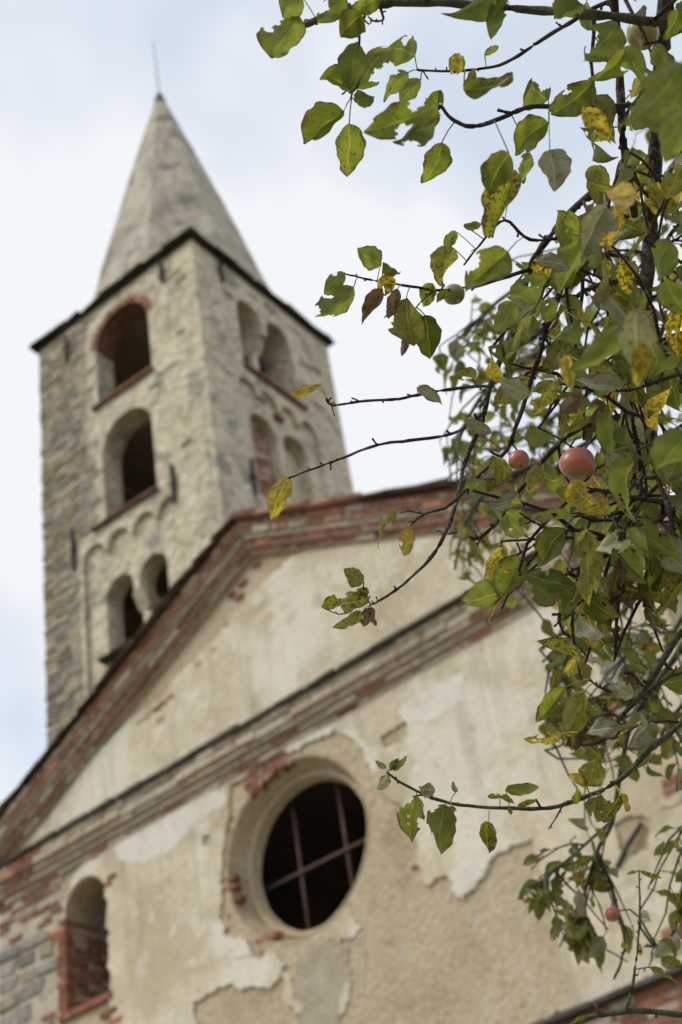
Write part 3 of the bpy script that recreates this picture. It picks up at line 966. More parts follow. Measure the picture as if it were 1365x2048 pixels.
# the 300 bricks that show largest stay single; the rest become one mass of brickwork
bpy.context.view_layer.update()
bricks = []
for o in COL.objects:
    if o.name.startswith('brick') and o.parent is not None and (o.parent is church or o.parent.parent is church) and o.data and o.data.name.startswith('brick') and o.scale.x != 1:
        x_, y_ = proj(o.matrix_world.translation)
        inside = -20 < x_ < IW + 20 and -20 < y_ < IH + 20 and not (x_ > 1100 and y_ < 1300)
        ar = o.scale.x * o.scale.z / (o.matrix_world.translation - CAM).length ** 2
        if o.location.y > .1:
            ar *= .5
        bricks.append((inside, ar, o))
bricks.sort(key=lambda q: (not q[0], -q[1]))
print('bricks', len(bricks))
VF, FM, MT = [], [], [M['brick'], M['brick_orange'], M['brick_limed']]
for _, _, o in bricks[300:]:
    VF.append(([o.matrix_world @ v_.co for v_ in o.data.vertices], [tuple(p_.vertices) for p_ in o.data.polygons]))
    FM += [MT.index(o.data.materials[0])] * len(o.data.polygons)
if VF:
    bw = meshobj('brickwork', *join_vf(VF), None, church, mats=MT, fm=FM)
    bw['kind'] = 'stuff'
    for _, _, o in bricks[300:]:
        bpy.data.objects.remove(o)

#TREE#
# ------------------------------------------------------------------ apple tree
random.seed(11)
fh = Vector((fw.x, fw.y, 0)).normalized()
rh = Vector((fh.y, -fh.x, 0))
BT = Vector((CAM.x, CAM.y, 0)) + fh * 2.55 + rh * 1.75
tree = thing('apple_tree', 'old apple tree with scabby green and yellowing leaves hanging over the view', 'tree', BT)


def catmull(P, n=5):
    out_ = []
    Q = [P[0] * 2 - P[1]] + P + [P[-1] * 2 - P[-2]]
    for i in range(1, len(Q) - 2):
        a, b, c, d = Q[i - 1], Q[i], Q[i + 1], Q[i + 2]
        for k in range(n):
            t = k / n
            out_.append(.5 * ((2 * b) + (c - a) * t + (2 * a - 5 * b + 4 * c - d) * t * t + (3 * b - a - 3 * c + d) * t ** 3))
    out_.append(P[-1])
    return out_


SAMP = []                     # points along every branch: (point, px, py)


def wood(pts, r0_, r1_, n=7, knobs=True, wob=.0):
    """tapering bark tube with spur knobs; returns verts, faces"""
    k = len(pts)
    rad = []
    for i, p in enumerate(pts):
        q = i / max(1, k - 1)
        rad.append((r0_ + (r1_ - r0_) * q) * (1 + .26 * noise.noise(p * 60) + .20 * noise.noise(p * 170)))
    pts = [p + Vector([noise.noise(p * 35 + Vector((s * 9, 0, 0))) for s in (0, 1, 2)]) * wob for p in pts]
    VF = [tube_vf(pts, rad, n)]
    if knobs:
        i = 2
        while i < k - 1:
            d = (pts[min(i + 1, k - 1)] - pts[i - 1]).normalized()
            side = d.orthogonal().normalized()
            side.rotate(Matrix.Rotation(random.uniform(0, 6.28), 3, d))
            dirn = (side + d * random.uniform(.2, .8)).normalized()
            ln = random.choice([.001, .002, .002, .003, .003, .004, .006, .011])
            rr = min(rad[i] * .8, .0028)
            a = pts[i] + side * rad[i] * .4
            m_ = a + dirn * (rad[i] * .5 + ln * .6)
            e = m_ + (dirn + Vector((0, 0, random.uniform(-.4, .6)))).normalized() * ln * .6
            VF.append(tube_vf([a, m_, e], [rr, rr * .75, rr * .95], 5))
            i += random.choice([1, 1, 2, 3, 4, 6])
    return join_vf(VF)


BR = []                       # (polyline, radius start, radius end)


def px_line(q, d0, d1):
    P = []
    k = len(q)
    for i, (x, y) in enumerate(q):
        t = i / max(1, k - 1)
        P.append(at(x, y, d0 + (d1 - d0) * t + .03 * math.sin(i * 1.9 + q[0][0])))
    return P


def branch(q, d0, d1, w0, w1, key='twig', name='branch', n=7, wob=.0012, sub=5):
    P = catmull(px_line(q, d0, d1), sub)
    r0_, r1_ = w0 / 2 / FPX * d0, w1 / 2 / FPX * d1
    V, F = wood(P, r0_, r1_, n, True, wob)
    o = meshobj(name, V, F, M[key], tree, smooth=True)
    BR.append((P, r0_, r1_))
    for p in P:
        SAMP.append((p, *proj(p)))
    return P


# near limbs and twigs: image course, distances, widths
branch([(1440, 40), (1330, 45), (1200, 30), (1060, 20), (930, 8), (800, 5), (680, 24), (607, 52)], 1.75, 1.62, 20, 15, 'bark_green')
branch([(738, 12), (722, 60), (716, 130), (706, 175), (704, 195)], 1.63, 1.63, 6, 4)
branch([(760, 15), (768, 38), (750, 42), (737, 33)], 1.62, 1.6, 6, 3)
branch([(1262, -15), (1190, 15), (1125, 55), (1060, 95), (1000, 130), (930, 141), (845, 141), (835, 138)], 1.8, 1.68, 9, 4)
branch([(1330, 205), (1240, 212), (1130, 212), (1060, 215), (1000, 237), (950, 252), (910, 243), (885, 215), (877, 210)], 1.8, 1.6, 12, 6)
branch([(1225, -30), (1238, 120), (1245, 260), (1256, 340), (1270, 430)], 1.75, 1.85, 18, 14, 'bark')
branch([(1335, -30), (1322, 130), (1312, 300), (1302, 450), (1292, 600), (1272, 720), (1272, 850), (1290, 960), (1318, 1040)], 2.15, 2.3, 34, 16, 'bark')
branch([(1312, 300), (1250, 370), (1180, 390), (1110, 460), (1060, 540), (1035, 640), (985, 760), (965, 840), (930, 925), (915, 1000), (880, 1090), (830, 1150), (770, 1195), (742, 1210)], 2.1, 1.68, 16, 4, 'bark')
branch([(985, 772), (930, 775), (860, 785), (800, 797), (720, 803), (672, 811), (658, 806), (653, 797)], 1.76, 1.66, 7, 4.5)
branch([(965, 828), (935, 852), (890, 872), (820, 881), (755, 890), (690, 915), (620, 940), (578, 956)], 1.75, 1.62, 7.5, 4)
branch([(1150, 470), (1060, 480), (1010, 440), (960, 490), (928, 530)], 1.9, 1.8, 8, 4)
branch([(1190, 510), (1060, 540), (960, 570), (925, 576), (870, 580), (790, 567), (735, 558), (690, 547)], 1.85, 1.72, 9, 3.5)
branch([(870, 580), (845, 600), (830, 618)], 1.75, 1.74, 4, 2.5)
branch([(1256, 430), (1190, 480), (1130, 560), (1100, 640), (1085, 690), (1060, 770), (1030, 862), (1010, 905), (960, 950), (900, 1010), (850, 1028), (822, 1050)], 1.85, 1.72, 14, 4)
branch([(850, 1028), (820, 1022), (800, 1026)], 1.74, 1.73, 3.5, 2)
branch([(742, 1208), (728, 1190), (728, 1165)], 1.68, 1.67, 3.5, 2.5)
branch([(915, 1065), (895, 1068), (872, 1060)], 1.69, 1.68, 4, 3)
branch([(1440, 1380), (1365, 1445), (1290, 1510), (1240, 1560), (1180, 1590), (1100, 1615), (1000, 1616), (900, 1606), (820, 1575), (775, 1545)], 2.1, 1.85, 13, 4.5, 'bark_green')
branch([(1125, 1612), (1110, 1640), (1098, 1658)], 1.93, 1.92, 4, 2.5)
branch([(1290, 560), (1230, 565), (1170, 582), (1100, 645), (1060, 682)], 2.1, 1.85, 14, 8)
branch([(1245, 512), (1190, 510), (1130, 548), (1085, 600)], 1.9, 1.85, 9, 5)
branch([(1200, 690), (1158, 740), (1115, 805), (1077, 856)], 1.9, 1.78, 8, 4.5)
branch([(1318, 835), (1262, 831), (1200, 840), (1140, 870), (1083, 925), (1027, 997), (1001, 1036), (962, 1075), (938, 1074)], 2.2, 1.78, 14, 6)
branch([(962, 1075), (955, 1092)], 1.79, 1.78, 5, 4)
branch([(1245, 690), (1256, 763), (1265, 841), (1278, 906), (1282, 1000), (1270, 1040)], 1.95, 1.95, 11, 8)
branch([(1290, 720), (1298, 763), (1305, 857), (1311, 940), (1335, 1006), (1352, 1080), (1363, 1125)], 1.85, 1.8, 15, 8, 'bark')
branch([(1335, 1006), (1269, 995), (1174, 974)], 1.85, 1.75, 11, 6)
branch([(1269, 993), (1235, 1038), (1195, 1040)], 1.83, 1.8, 9, 5)
branch([(1337, 1006), (1324, 1036), (1246, 1085), (1178, 1062), (1106, 1065), (1060, 1095), (1014, 1120)], 1.88, 1.76, 10, 5)
branch([(1106, 1062), (1070, 1045), (1040, 1026)], 1.79, 1.78, 6, 4)
branch([(1330, 990), (1318, 1060), (1300, 1110), (1240, 1190), (1180, 1226), (1105, 1229)], 1.9, 1.78, 12, 6, 'bark')
branch([(1236, 1200), (1234, 1260), (1231, 1318)], 1.8, 1.79, 10, 7)
branch([(1246, 1085), (1200, 1120), (1148, 1140), (1098, 1172)], 1.85, 1.8, 7, 5)
branch([(1420, 1225), (1365, 1262), (1300, 1365), (1255, 1420), (1235, 1442)], 1.95, 1.85, 15, 6, 'bark')
branch([(1290, 1375), (1265, 1350), (1248, 1346)], 1.9, 1.88, 7, 6)
branch([(1290, 1380), (1280, 1418)], 1.9, 1.89, 6, 5)
branch([(1250, 1455), (1215, 1478), (1168, 1490), (1158, 1465)], 1.86, 1.85, 7, 5)
branch([(1240, 1390), (1200, 1375), (1180, 1360)], 1.86, 1.85, 6, 5)
branch([(1440, 300), (1370, 340), (1320, 420), (1290, 480)], 1.7, 1.85, 10, 6)
branch([(1440, 640), (1365, 665), (1310, 680), (1220, 660)], 2.0, 1.9, 10, 6)
branch([(1440, 820), (1380, 780), (1330, 700), (1290, 660)], 1.6, 1.75, 9, 5)
branch([(1440, 470), (1365, 450), (1330, 500), (1345, 600)], 2.2, 2.3, 12, 6)
branch([(1440, 1010), (1380, 1000), (1337, 1006)], 1.9, 1.86, 9, 9)
branch([(1440, 2040), (1365, 2030), (1280, 2022), (1200, 2030), (1150, 2047), (1120, 2070)], 2.4, 2.2, 13, 9, 'bark_green')
branch([(1250, 2024), (1262, 1990), (1273, 1920), (1280, 1830), (1279, 1742)], 2.28, 2.2, 7, 3, 'bark_green')
branch([(1273, 1938), (1290, 1936), (1300, 1934)], 2.25, 2.2, 2.5, 2, 'bark_green')
NEAR_N = len(BR)
NEAR = list(SAMP)
# far limbs
for q, d0, d1, w0, w1 in (([(1440, 540), (1250, 625), (1100, 690), (990, 765), (935, 840), (905, 930)], 3.0, 3.4, 16, 5),
                          ([(1440, 690), (1300, 800), (1150, 900), (1000, 960), (930, 1050), (910, 1140)], 3.3, 3.7, 16, 5),
                          ([(1440, 880), (1250, 1000), (1100, 1085), (1000, 1150), (925, 1210)], 3.0, 3.4, 14, 5),
                          ([(1440, 1040), (1310, 1150), (1200, 1230), (1110, 1275), (1080, 1300)], 2.9, 3.2, 13, 5),
                          ([(1440, 1180), (1340, 1330), (1262, 1450), (1225, 1640), (1195, 1702), (1165, 1800), (1125, 1880)], 2.9, 3.2, 15, 5),
                          ([(1195, 1702), (1225, 1780), (1250, 1880), (1245, 1915), (1228, 1960)], 3.12, 3.1, 8, 5),
                          ([(1225, 1640), (1170, 1690), (1110, 1740), (1080, 1765)], 3.1, 3.1, 7, 4),
                          ([(1440, 330), (1250, 430), (1120, 520), (1000, 600), (935, 660), (900, 690)], 3.2, 3.6, 15, 5),
                          ([(1440, 1560), (1390, 1640), (1368, 1760), (1350, 1860), (1320, 1890), (1290, 1892)], 2.8, 2.9, 9, 4),
                          ([(1440, 200), (1380, 280), (1300, 400), (1200, 520), (1100, 620), (1030, 700)], 3.8, 4.2, 16, 5),
                          ([(1440, 620), (1350, 700), (1220, 760), (1100, 840), (1000, 900), (920, 880)], 4.0, 4.4, 16, 5),
                          ([(1440, 800), (1330, 930), (1200, 1000), (1080, 1020), (960, 1000), (890, 960)], 3.7, 4.0, 14, 5),
                          ([(1440, 1130), (1350, 1260), (1290, 1380), (1180, 1400), (1110, 1430)], 3.3, 3.4, 11, 4),
                          ([(1440, 1330), (1340, 1440), (1300, 1500), (1180, 1480), (1090, 1500)], 3.0, 3.1, 9, 4),
                          ([(1300, 1165), (1240, 1230), (1170, 1270), (1110, 1300), (1085, 1325)], 2.8, 2.9, 8, 4),
                          ([(1262, 1450), (1210, 1420), (1150, 1400), (1100, 1440), (1085, 1465)], 2.9, 2.9, 7, 4)):
    branch(q, d0, d1, w0, w1, 'bark_green', wob=.002, n=6)
FAR_N = len(BR)

# trunk, and boughs that carry the limbs beyond the frame
TP = [BT + Vector((0, 0, -.1)), BT + Vector((.03, -.02, .5)), BT + Vector((-.04, .03, 1.1)), BT + Vector((.02, .08, 1.7))]
V, F = wood(catmull(TP, 6), .17, .12, 12, False, .01)
meshobj('trunk', V, F, M['bark'], tree, smooth=True)
FORK = TP[-1]
lead = [FORK, FORK + Vector((-.05, -.25, .5)), FORK + Vector((-.12, -.42, 1.05)), FORK + Vector((-.18, -.5, 1.7))]
lead2 = [FORK, FORK + Vector((.05, .3, .5)), FORK + Vector((-.1, .7, 1.1)), FORK + Vector((-.2, 1.0, 1.9))]
LEADS = []
for ld in (lead, lead2):
    Q = catmull(ld, 8)
    V, F = wood(Q, .10, .035, 9, False, .004)
    meshobj('bough', V, F, M['bark'], tree, smooth=True)
    LEADS += Q
for P, r0_, r1_ in list(BR):
    x, y = proj(P[0])
    if x > 1400 or y < -10:
        s0 = P[0]
        best = min(LEADS, key=lambda q: (q - s0).length + (1.5 * max(0, q.z - s0.z + .15)))
        mid_ = (s0 + best) / 2 + Vector((0, 0, -.04))
        tng = (P[0] - P[1]).normalized() * (s0 - best).length * .25
        V, F = wood(catmull([best, mid_, s0 + tng * .5, s0], 5), max(r0_ * 1.6, .012), r0_, 7, False, .003)
        meshobj('bough', V, F, M['bark'], tree, smooth=True)


# ---- leaves
def leaf_vf(Ln, Wd, seed, nu=14, nv=8, fold=.35, curl=.4, wave=.12, bites=0, hole=False, petiole=None):
    """one apple leaf along +Y from the origin, face up +Z; returns verts, faces, uvs"""
    rnd = random.Random(seed)
    V, F, U = [], [], []
    ph = rnd.uniform(0, 6)
    tw = rnd.uniform(-.9, .9)
    bend = rnd.uniform(-.3, .3)
    bl = []
    for _ in range(bites):
        bl.append((rnd.uniform(.15, 1.0), rnd.choice([-1, 1]) * rnd.uniform(.55, 1.05), rnd.uniform(.07, .17)))
    if hole:
        for _ in range(rnd.choice([1, 2, 3])):
            bl.append((rnd.uniform(.25, .75), rnd.uniform(-.55, .55), rnd.uniform(.035, .08)))
    asym = rnd.uniform(-.08, .08)
    ok = {}
    def warp(t_, s_):
        for bt, bs, br_ in bl:
            dx_, dy_ = (s_ - bs) * .36, t_ - bt
            dd = math.hypot(dx_, dy_)
            an = math.atan2(dy_, dx_)
            r2 = br_ * (1 + .22 * math.sin(3 * an + ph) + .12 * math.sin(7 * an + ph * 2))
            if abs(dd - r2) < .6 / nu and dd > 1e-4:
                s_ = bs + dx_ / dd * r2 / .36
                t_ = bt + dy_ / dd * r2
        return min(max(t_, 0.), 1.), min(max(s_, -1.), 1.)
    for i in range(nu + 1):
        t = i / nu
        prof_ = (math.sin(math.pi * min(1, t ** .82)) ** .62) * (1 - .10 * t) * (1 if t < .86 else 1 - .35 * (t - .86) / .14) if 0 < t < 1 else .015
        for j in range(nv + 1):
            t, s_ = warp(i / nu, -1 + 2 * j / nv) if 0 < i < nu else (i / nu, -1 + 2 * j / nv)
            prof_ = (math.sin(math.pi * min(1, t ** .82)) ** .62) * (1 - .10 * t) * (1 if t < .86 else 1 - .35 * (t - .86) / .14) if 0 < t < 1 else .015
            hw = Wd / 2 * prof_ * (1 + asym * s_) * (1 + (.07 * math.sin(t * 9 + ph + (2 if s_ > 0 else 0)) + .05 * math.sin(t * 23 + ph * 2 + s_) + .025 * rnd.uniform(-1, 1)) * abs(s_))
            x = s_ * hw
            y = t * Ln
            z = abs(x) * fold + Ln * wave * .35 * math.sin(t * 7 + ph) * abs(s_) * s_ + Wd * .05 * math.sin(t * 11 + s_ * 3 + ph)
            c = curl * t
            yy = y * math.cos(c * .7); zz = z - y * math.sin(c * .7)
            a = tw * t
            V.append(Vector((x * math.cos(a) - zz * math.sin(a) + bend * Ln * t * t, yy, x * math.sin(a) + zz * math.cos(a))))
            U.append(((s_ + 1) / 2, t))
    for i in range(nu):
        for j in range(nv):
            tm, sm = (i + .5) / nu, -1 + 2 * (j + .5) / nv
            if any(math.hypot(tm - bt, (sm - bs) * .36) < br_ * (1 + .22 * math.sin(3 * math.atan2(tm - bt, (sm - bs) * .36) + ph) + .12 * math.sin(7 * math.atan2(tm - bt, (sm - bs) * .36) + ph * 2)) for bt, bs, br_ in bl):
                continue
            a = i * (nv + 1) + j
            F.append((a, a + 1, a + nv + 2, a + nv + 1))
    if petiole:
        pv, pf = tube_vf(petiole, [.0007] * len(petiole), 4)
        k = len(V)
        V += pv; U += [(.5, .3)] * len(pv)
        F += [tuple(q + k for q in f_) for f_ in pf]
    return V, F, U


def frame(d, nrm):
    y = d.normalized()
    z = (nrm - y * nrm.dot(y)).normalized()
    x = y.cross(z)
    return Matrix(((x.x, y.x, z.x), (x.y, y.y, z.y), (x.z, y.z, z.z)))


LEAFN = [0]


def hero(bx, by, tx, ty, key='g', d=None, wr=.56, bites=None, hole=None, tilt=None):
    near = min(NEAR, key=lambda s_: (s_[1] - bx) ** 2 + (s_[2] - by) ** 2)
    dist = math.hypot(near[1] - bx, near[2] - by)
    if d is None:
        d = (near[0] - CAM).length + random.uniform(-.02, .01)
    B = at(bx, by, d)
    Tp = at(tx, ty, d + random.uniform(-.25, .25) * math.hypot(tx - bx, ty - by) / FPX * d)
    Ln = (Tp - B).length
    view = (B - CAM).normalized()
    LEAFN[0] += 1
    rnd = random.Random(LEAFN[0] * 17)
    # underside or upper face towards the lens
    sgn = 1 if key not in ('p',) and rnd.random() < .62 else -1
    ta = rnd.uniform(-.45, .45) if tilt is None else tilt
    side = (Tp - B).normalized().cross(view)
    nrm = view * sgn * math.cos(ta) + side * math.sin(ta)
    R3 = frame(Tp - B, nrm)
    crl = rnd.uniform(-.7, .7)
    pet = None
    if dist < 130:
        loc = R3.transposed() @ (near[0] - B)
        m_ = loc * .5 + R3.transposed() @ Vector((0, 0, .002))
        pet = [Vector((0, 0, 0)), m_, loc]
    V, F, U = leaf_vf(Ln, Ln * wr * 1.12 * rnd.uniform(.95, 1.12), LEAFN[0], 28, 16, rnd.uniform(.15, .5) if rnd.random() < .68 else rnd.uniform(.7, 1.2), crl, rnd.uniform(.08, .34),
                      (rnd.choice([0, 1, 1, 2, 3]) if Ln > .035 else rnd.choice([0, 0, 1])), rnd.random() < .3 and Ln > .045, pet)
    o = meshobj('leaf', [B + R3 @ v_ for v_ in V], F, LM[key], tree, smooth=True, uvs=U)
    return o


H = '''606 -5 550 22 g 1.62 .9;599 33 542 130 g 1.62 .62;690 -10 640 50 g;725 28 677 66 g 1.6 .8;712 85 692 195 d 1.6 .45;716 178 770 80 g 1.62 .5;702 172 640 148 g 1.62 .8;712 205 744 184 d 1.62 .9;
688 222 602 283 g 1.62 .55;699 247 701 356 g 1.62 .52;830 112 783 80 g 1.68 1.0;817 145 760 195 g 1.66 .5;842 160 800 205 g 1.67 .55;875 212 731 277 g 1.38 .45;862 222 792 293 d 1.42 .55;
881 180 853 264 g 1.62 .4;884 285 872 372 g 1.62 .62;928 138 896 122 y 1.67 1.0;928 180 1036 176 g 1.5 .36;930 178 955 140 s 1.66 .5;970 108 1001 95 g 1.7 .4;990 -25 922 62 g 1.55 .55;1010 -8 966 64 d 1.55 .42;
760 -10 700 28 g 1.6 .6;1164 8 1110 52 d 1.6 .85;1236 48 1178 132 g 1.6 .7;1252 98 1207 178 g 1.55 .52;1097 200 1046 165 g 1.75 1.0;1187 163 1098 262 g 1.65 .45;1098 246 1010 282 g 1.6 .6;
1018 306 968 382 g 1.45 .62;1030 340 982 474 s 1.5 .42;1060 306 1034 362 g 1.7 .5;1100 300 1122 392 p 1.5 .6;1165 222 1228 256 y 1.4 .5;1272 388 1212 402 t 1.25 .75;1366 128 1262 275 g 1.15 .5;
1372 220 1316 318 g 1.2 .5;1212 412 1152 502 p 1.4 .6;1235 415 1222 500 y 1.6 .4;763 527 712 508 g 1.7 .75;767 525 802 545 d 1.72 .7;792 568 751 558 y 1.7 .85;690 547 640 576 g 1.7 .6;
708 574 652 650 g 1.7 .5;764 577 728 651 b 1.7 .32;796 577 773 638 b 1.71 .4;813 596 815 690 s 1.7 .82;812 668 814 713 b 1.72 .35;850 630 868 716 d 1.72 .55;866 567 840 610 g 1.75 .6;895 580 872 606 g 1.75 .5;
901 492 880 572 s 1.72 .62;1016 503 926 578 g 1.4 .6;915 465 877 490 d 1.78 .6;928 452 965 440 g 1.78 .5;952 740 916 764 s 1.7 .6;642 768 576 779 y 1.64 .3;835 775 890 800 p 1.68 .38;934 838 980 872 p 1.68 .5;
579 954 527 1034 y 1.61 .45;793 1026 724 1060 s 1.72 .42;817 1053 804 1117 y 1.72 .5;727 1165 684 1141 s 1.66 .6;738 1194 648 1230 s 1.67 .5;725 1224 676 1269 s 1.67 .38;738 1216 733 1258 b 1.67 .5;742 1214 750 1252 b 1.67 .4;738 1186 712 1182 g 1.67 .6;
985 912 997 992 s 1.73 .65;979 1006 1043 1020 p 1.7 .55;1142 964 1198 1047 y 1.7 .55;1176 1059 1172 1213 s 1.62 .36;1260 1092 1188 1075 p 1.45 .6;1238 1117 1230 1174 b 1.7 .4;1378 865 1318 945 g 1.2 .7;
1203 1213 1200 1256 g 1.78 .62;1168 1231 1180 1301 s 1.9 .42;1168 792 1146 880 s 1.72 .6;1060 789 992 772 p 1.65 .55;1102 760 1077 842 s 1.7 .5;1164 792 1118 827 b 1.65 .5;1274 618 1256 778 p 1.15 .45;
1240 650 1200 770 g 1.2 .5;1279 685 1313 768 y 1.15 .5;1157 640 1104 693 g 1.35 .6;1138 711 1122 778 y 1.3 .38;1128 680 1114 752 s 1.72 .65;1109 597 1080 646 g 1.35 .65;1028 602 996 674 g 1.4 .6;1077 522 1146 525 p 1.55 .5;
1160 470 1210 545 g 1.5 .5;1240 525 1262 590 y 1.7 .5;834 1592 800 1676 g 1.86 .62;892 1609 857 1698 g 1.87 .62;905 1612 893 1668 s 1.88 .5;978 1643 965 1708 s 1.88 .45;870 1583 836 1574 p 1.87 .75;780 1551 746 1580 p 1.85 .4;
784 1539 817 1517 g 1.85 .45;773 1534 746 1529 p 1.85 .35;784 1540 788 1515 d 1.85 .6;1012 1578 1085 1583 g 1.9 .32;1002 1592 974 1594 g 1.9 .35;1002 1592 1032 1597 g 1.9 .35;912 1585 912 1562 p 1.88 .5;1041 1612 1068 1592 g 1.9 .35;1020 1615 1020 1630 g 1.9 .6;
1175 1573 1194 1518 s 1.95 .75;1172 1573 1143 1540 y 1.95 .5;1202 1592 1187 1648 s 1.95 .6;1190 1596 1176 1632 g 1.95 .6;1241 1592 1209 1648 s 1.97 .42;1243 1587 1256 1624 y 1.97 .55;1150 1608 1165 1575 g 1.95 .4;
1129 1375 1082 1456 g 1.88 .4;1170 1383 1138 1472 s 1.88 .5;1124 1468 1056 1498 y 1.88 .32;1240 1456 1158 1460 p 1.8 .42;1268 1393 1202 1368 p 1.86 .6;1200 1450 1240 1480 b 1.86 .5;1165 1362 1150 1345 b 1.88 .5;1278 1742 1250 1748 g 2.2 .25;1281 1742 1318 1768 s 2.2 .25;
1300 1934 1352 1972 s 2.2 .22;1150 2045 1178 2028 g 2.2 .3;1365 330 1330 400 s 1.5 .6;1340 480 1290 560 g 1.4 .6;1330 560 1368 640 g 1.4 .6;1370 1150 1330 1240 s 1.7 .5;1330 1130 1290 1180 g 1.8 .6;1060 850 1100 900 g 1.9 .6;
1080 930 1050 985 s 1.9 .5;1250 900 1215 980 g 1.85 .6;1215 905 1260 960 p 1.7 .5;1130 425 1165 470 g 1.8 .5;1200 330 1180 410 s 1.8 .55;1270 300 1290 380 g 1.9 .6;1310 90 1345 150 g 1.7 .6;1180 60 1160 0 g 1.8 .5;1290 150 1255 190 y 1.9 .5;1360 20 1330 80 g 1.5 .6;1365 620 1330 700 y 1.6 .5'''
for rec in H.replace('\n', '').split(';'):
    q = rec.split()
    a = [float(x) for x in q[:4]]
    hero(*a, q[4], float(q[5]) if len(q) > 5 else None, float(q[6]) if len(q) > 6 else .56)
NHERO = LEAFN[0]


# shared leaf meshes for the rest of the crown
def lmesh(seed, key, nu, nv):
    rnd = random.Random(seed)
    V, F, U = leaf_vf(1, rnd.uniform(.5, .66), seed, nu, nv, rnd.uniform(.1, .8), rnd.uniform(-.3, 1.1), rnd.uniform(.08, .32), rnd.choice([0, 1, 1, 2]), rnd.random() < .3)
    return V, F, U


VAR = [lmesh(500 + i, None, 16, 10) for i in range(14)]
VME = {}
for key in LM:
    for i, (V, F, U) in enumerate(VAR):
        o = meshobj('leaf', V, F, LM[key], None, smooth=True, uvs=U)
        VME[key, i] = o.data
        bpy.data.objects.remove(o)
LOW = [lmesh(900 + i, None, 6, 4) for i in range(14)]
KEYS = list(LM)


def xlim(y):
    """left edge of the far foliage, over image height"""
    T_ = [(0, 1190), (200, 1150), (300, 1160), (420, 1090), (480, 960), (560, 950), (620, 930), (665, 868), (740, 850), (790, 905), (830, 868), (900, 858), (960, 930), (1040, 905), (1090, 880), (1160, 905), (1210, 960), (1240, 1075),
          (1320, 1062), (1345, 1090), (1390, 1075), (1470, 1075), (1500, 1150), (1600, 1160), (1680, 1050), (1760, 1035), (1880, 1048), (1920, 1190), (2048, 1190)]
    for (a, x0_), (b, x1_) in zip(T_, T_[1:]):
        if a <= y <= b:
            return x0_ + (x1_ - x0_) * (y - a) / (b - a)
    return 1200


APPLES = ((1156, 926, 48), (1038, 919, 32), (908, 588, 30), (1226, 1829, 50), (1286, 66, 30))


def thin(x, y, far):
    """share of leaves kept over the image: the crown opens out towards the lower right"""
    if any(math.hypot(x - a, y - b) < r_ for a, b, r_ in APPLES):
        return 0
    if y > 1250:
        if x > 1210 and y > 1560:
            return .45 if x > 1310 else .05
        if y > 1500:
            return .85 if x < 1200 else .3
        return (.95 if x < 1215 else .6) if far else .3
    if not far:
        return .5
    return .54 if x < 1090 else .50


cand = []
twigs_far = []
for bi, (P, r0_, r1_) in enumerate(BR):
    far = bi >= NEAR_N
    i = 1
    while i < len(P):
        px, py = proj(P[i])
        p0 = P[i]
        i += 1
        for _ in range(random.choice([1, 2]) if far else 1):
            if not far and (px < 1110 or py > 1560 or (py > 1230 and (px < 1230 or random.random() < .5)) or random.random() < .5):
                continue
            if far and px > 1130 and random.random() < .4:
                continue
            d = (P[min(i, len(P) - 1)] - P[i - 2]).normalized()
            dirn = (d * random.uniform(.2, 1) + Vector((random.gauss(0, .6), random.gauss(0, .6), random.gauss(-.15, .5)))).normalized()
            ln = random.uniform(.05, .16) if not far else random.uniform(.08, .24)
            q = [p0]
            steps = 4
            for k in range(steps):
                dirn = (dirn + Vector((random.gauss(0, .2), random.gauss(0, .2), -.12 + random.gauss(0, .15)))).normalized()
                q.append(q[-1] + dirn * ln / steps)
            ex, ey = proj(q[-1])
            if ex < xlim(ey) + 8 or ey > 1985:
                continue
            kept = 0
            for k in range(1, steps + 1):
                for _2 in range(1 if not far or (px > 1100 and py < 1200) else random.choice([1, 2, 2])):
                    az = Vector((random.gauss(0, 1), random.gauss(0, 1), random.gauss(-.6, .5))).normalized()
                    dl = (dirn * .5 + az).normalized()
                    L_ = random.uniform(.046, .070) if not far else random.uniform(.036, .058)
                    b0 = q[k] + dl * random.uniform(.008, .02)
                    c = b0 + dl * L_ * .5
                    cx, cy = proj(c)
                    if cx < xlim(cy) + 14 or cx > 1420 or cy < -60:
                        continue
                    if random.random() > thin(cx, cy, far):
                        continue
                    nrm = (Vector((0, 0, 1)) * .7 + Vector((random.gauss(0, .7), random.gauss(0, .7), random.gauss(0, .5)))).normalized()
                    cand.append((L_ / (c - CAM).length, b0, dl, nrm, L_, q[k]))
                    kept += 1
            if kept:
                twigs_far.append((q, far))
print('leaf candidates', len(cand), 'twigs', len(twigs_far), 'hero', NHERO)
cand.sort(key=lambda s_: -s_[0])
NSINGLE = 300 - NHERO
SV, SF, SU, SM = [], [], [], []
PET = []
for k, (sz, b0, dl, nrm, L_, root) in enumerate(cand):
    key = random.choices(KEYS, (44, 20, 19, 7, 2, 7, 1))[0]
    R3 = frame(dl, nrm)
    if k < NSINGLE:
        o = bpy.data.objects.new('leaf', VME[key, random.randrange(14)])
        o.matrix_world = Matrix.Translation(b0) @ (R3 * L_).to_4x4()
        link(o, tree)
    else:
        V, F, U = random.choice(LOW)
        kk = len(SV)
        SV += [b0 + R3 @ (v_ * L_) for v_ in V]
        SU += U
        SF += [tuple(i_ + kk for i_ in f_) for f_ in F]
        SM += [KEYS.index(key)] * len(F)
    PET.append(tube_vf([root, b0], [.0011, .0008], 4))
fo = meshobj('foliage', SV, SF, None, tree, smooth=True, uvs=SU, mats=[LM[k] for k in KEYS], fm=SM)
fo['kind'] = 'stuff'
pt_ = meshobj('leaf_stalks', *join_vf(PET), M['bark_green'], tree)
pt_['kind'] = 'stuff'
VF = []
